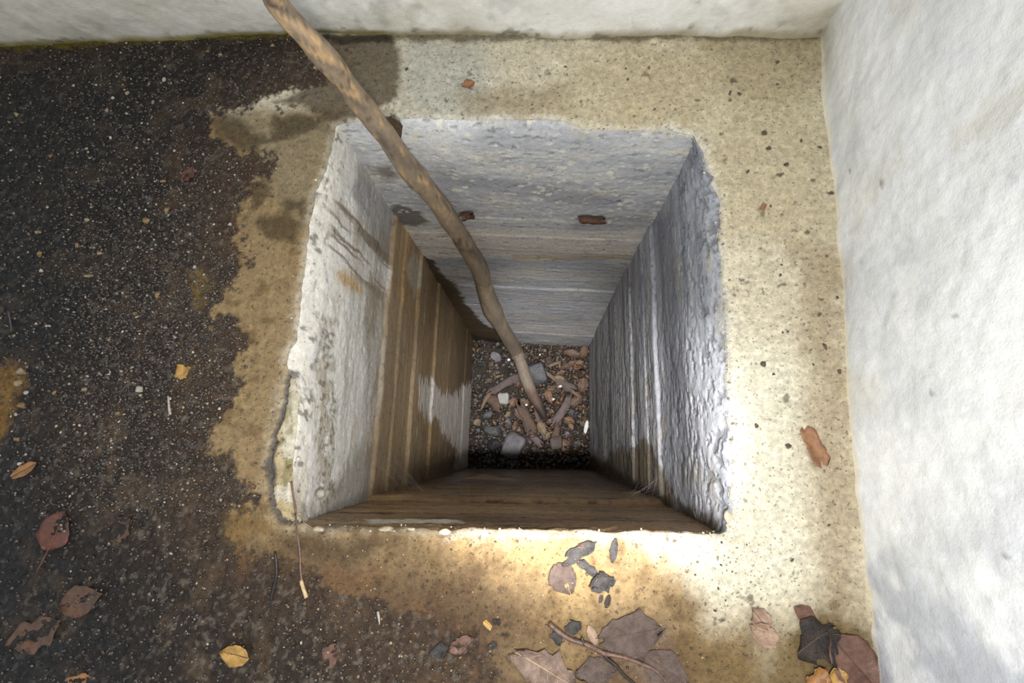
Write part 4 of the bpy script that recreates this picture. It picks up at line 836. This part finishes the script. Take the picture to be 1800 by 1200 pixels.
for k, (px, py, w, h, a, m, sd, lab) in enumerate(ST):
    t = m_b(min(w, h))*0.75; p = bot(px, py, 0.02+t*0.5)
    if lab and k == 0: o = rock('stone', (p[0], p[1], ZB+0.02), (m_b(w), m_b(h), t), m, 4, D(a), (D(8), D(-6)), cuts=5, depth=1.02, box=True)
    else: o = rock('stone', (p[0], p[1], ZB+0.02), (m_b(w), m_b(h), t), m, 1000+k*3, D(a), (D(rng.uniform(-12, 12)), D(rng.uniform(-12, 12))), cuts=9, depth=0.9 if k in (1, 2, 9, 18) else 0.42, box=k in (1, 2, 9, 18))
    tag(o, lab or 'small %s in the pit, %s' % (m.name.replace('_', ' '), ('at its left side' if px < 865 else 'left of centre' if px < 915 else 'right of centre' if px < 975 else 'at its right side')+(', towards the far wall' if py < 680 else ', midway' if py < 750 else ', towards the near wall')), 'stone', None if lab else 'small stones at the bottom of the shaft')
wd_g = RM('grey_rotten_wood', (112,98,92), (84,72,68), .7); wd_b = RM('brown_rotten_wood', (104,76,56), (72,54,42), .6); wd_m = RM('mauve_split_wood', (122,104,104), (88,74,72), .6); wd_t = RM('tan_wood', (136,112,90), (104,84,66), .6)
WD = [(888,676,66,17,33,wd_g,'grey-brown strip of rotten wood left of the branch, pointing at the pale block'),(925,737,74,24,-56,wd_b,'broad brown bark strip in front of the pale block'),(989,720,64,17,62,wd_m,'mauve split plank with a forked end near the right wall'),(949,745,56,8,-70,wd_g,'thin grey stick continuing the line of the branch foot'),(993,676,40,20,-40,wd_g,'flat grey piece of wood right of the dark slab stone'),(854,703,34,7,60,wd_t,'thin tan sliver of wood by the left wall of the pit'),(868,708,30,22,-50,wd_b,'dark brown wood chunk behind the grey stone at the left'),(975,640,30,7,25,wd_t,'short tan stick behind the dark slab stone'),(978,757,46,14,80,wd_b,'brown wood piece left of the pinkish tan stone'),(1010,690,34,8,-35,wd_t,'thin brown stick near the right wall of the pit'),(940,770,34,16,-50,wd_m,'mauve bark scrap in front of the thin grey stick'),(966,660,32,9,-38,wd_t,'pale sliver just right of the dark slab stone')]
for k, (px, py, L_, w, a, m, lab) in enumerate(WD):
    p = bot(px, py, 0.05); o = strip((p[0], p[1], ZB+0.045), m_b(L_), m_b(w), max(0.016, m_b(w)*0.22), D(a), m, 1200+k, 'wood_piece', D(rng.uniform(-4, 4))); tag(o, lab, 'wood')
lf1 = RM('rust_pit_leaf', (118,88,66), (88,66,52), .45); lf2 = RM('orange_pit_leaf', (140,102,66), (106,76,52), .4); lf3 = RM('tan_pit_leaf', (146,126,94), (112,94,68), .5); lf4 = RM('dark_pit_leaf', (100,72,56), (72,54,44), .4)
PL = [(965,697,28,13,-65,lf2,'bright orange leaf right of the branch foot'),(1008,622,34,16,-10,lf1,'rust leaf along the foot of the far wall, to the right'),(1026,618,24,14,70,lf1,'rust leaf in the far right corner of the pit'),(1016,640,24,16,30,lf2,'orange leaf a little in front of the far right corner'),(998,642,34,13,25,lf4,'dark brown leaf behind the flat grey wood'),(1024,676,26,18,80,lf1,'rust leaf against the right wall, halfway along the pit'),(975,683,30,12,15,lf4,'dark leaf under the bright orange leaf'),(1001,738,22,12,-20,lf2,'orange leaf beside the mauve split plank'),(839,742,14,12,30,lf3,'small tan leaf by the left wall of the pit'),(902,706,16,14,60,lf2,'small orange leaf right of the pale block'),(912,728,24,12,-50,lf1,'rust leaf lying on the broad bark strip'),(952,752,24,14,-60,lf3,'tan leaf beside the thin grey stick'),(1012,705,24,14,40,lf1,'rust leaf right of the mauve split plank'),(905,748,18,12,80,lf1,'rust leaf left of the broad bark strip'),(983,665,20,10,-10,lf3,'tan leaf in front of the pale sliver'),(913,672,20,11,60,lf4,'dark leaf touching the left side of the branch foot'),(986,655,22,10,20,lf1,'rust leaf between the slab stone and the flat wood'),(922,706,18,10,-30,lf1,'rust leaf left of the branch tip'),(962,765,16,10,50,lf3,'tan leaf behind the brown-grey stone'),(893,728,14,9,50,lf3,'tan leaf on top of the olive stone')]
for k, (px, py, L_, w, a, m, lab) in enumerate(PL):
    p = bot(px, py, 0.06); leaf((p[0], p[1], ZB+0.05+0.008*(k % 3)), m_b(L_), m_b(w), D(a), m, lab, 'leaf', ('ovate', 'lobed', 'long')[k % 3], 0.3, 1300+k, rib_d if L_ >= 28 else None, None, 'dead_leaf')
M_chip_glint = rough_mat('white_chip_glint', (232,230,224), (206,202,194), 0.35, 30, 0.002)  # white chips, and small glints modelled as solid white fragments
for k, (px, py, w, h, a, lab) in enumerate(((1031,750,7,24,-10,'white chip leaning on the right wall at the bottom of the shaft'),(973,701,5,5,0,'bright modelled glint next to the orange leaf'),(985,678,7,5,0,'modelled white glint on the flat grey wood'),(894,631,6,5,0,'whitish fragment left of the branch foot'),(949,622,4,4,0,'tiny modelled glint by the far wall of the pit'),(925,711,5,4,0,'tiny white fragment beside the branch tip'))):
    p = bot(px, py, 0.09); o = rock('white_chip_glint', (p[0], p[1], ZB+0.065), (m_b(w), m_b(h), 0.014), M_chip_glint, 1400+k, D(a), cuts=6); tag(o, lab, 'chip')
def place_pit(N, r):
    P_ = np.c_[r.uniform(-0.50, 0.345, N), r.uniform(-0.17, 0.70, N), np.zeros(N)]; P_[:, 2] = ZB+0.012+0.02*fbm(P_[:, 0]*7, P_[:, 1]*7, 3, 9); return P_
M_pit = coat_mat('pit_grit', ((60, 0.004, 0.7),), (0.8, 1.2))
g = scatter('pit_gravel', 2400, place_pit, lambda r, p: 0.006+0.013*r.rand()**2, [(62,58,56,.4),(74,69,66,.4),(46,44,44,.35),(76,66,58,.45),(66,57,50,.45),(96,90,84,.5),(52,48,45,.4),(78,63,52,.45)], M_pit, 8)
g2 = scatter('leaf_litter', 330, lambda N, r: np.c_[np.where(r.rand(N) < 0.75, r.uniform(-0.14, 0.34, N), r.uniform(-0.48, 0.34, N)), r.uniform(-0.10, 0.69, N), np.full(N, ZB+0.042)+0.012*r.rand(N)], lambda r, p: 0.012+0.020*r.rand()**2, [(88,66,52,.4),(72,56,46,.45),(100,80,62,.4),(82,66,58,.35),(112,92,68,.5),(62,52,46,.4),(104,74,52,.4)], M_pit, 11, (0.5, 0.14))
tag(g2, 'mashed brown leaf litter strewn between the stones at the bottom of the shaft', 'leaf litter', kind='stuff')
tag(g, 'fine dark gravel covering the bottom of the shaft under the larger stones', 'gravel', kind='stuff')

# ------------------------------------------------------------------ cobwebs in the near corners
m_web, nt, b = new_mat('spider_silk'); b.inputs['Base Color'].default_value = (0.75, 0.78, 0.82, 1); b.inputs['Roughness'].default_value = 0.5
def cobweb(P1, P2, pa, pb, n, seed, lab):
    r = np.random.RandomState(seed); Vs = []; Fs = []; k0 = 0
    for i in range(n):
        a = P1.at(pa[0]+r.uniform(-26, 26), pa[1]+r.uniform(-30, 22), 0.012); q = P2.at(pb[0]+r.uniform(-45, 45), pb[1]+r.uniform(-8, 8), 0.012)
        m_ = (a+q)/2+np.array([0, 0, -0.006*r.rand()]); v, f = tube([a, m_, q], [0.00007]*3, 3, cap=False); Vs.append(v); Fs.append(f+k0); k0 += len(v)
    o = link('cobweb', mesh_np('cobweb', np.concatenate(Vs), np.concatenate(Fs), m_web)); tag(o, lab, 'cobweb', kind='stuff')
cobweb(P_left, P_near, (683,826), (706,862), 44, 1, 'hazy cobweb across the near left corner inside the shaft')
cobweb(P_right, P_near, (1160,850), (1140,872), 24, 2, 'thin cobweb across the near right corner inside the shaft')
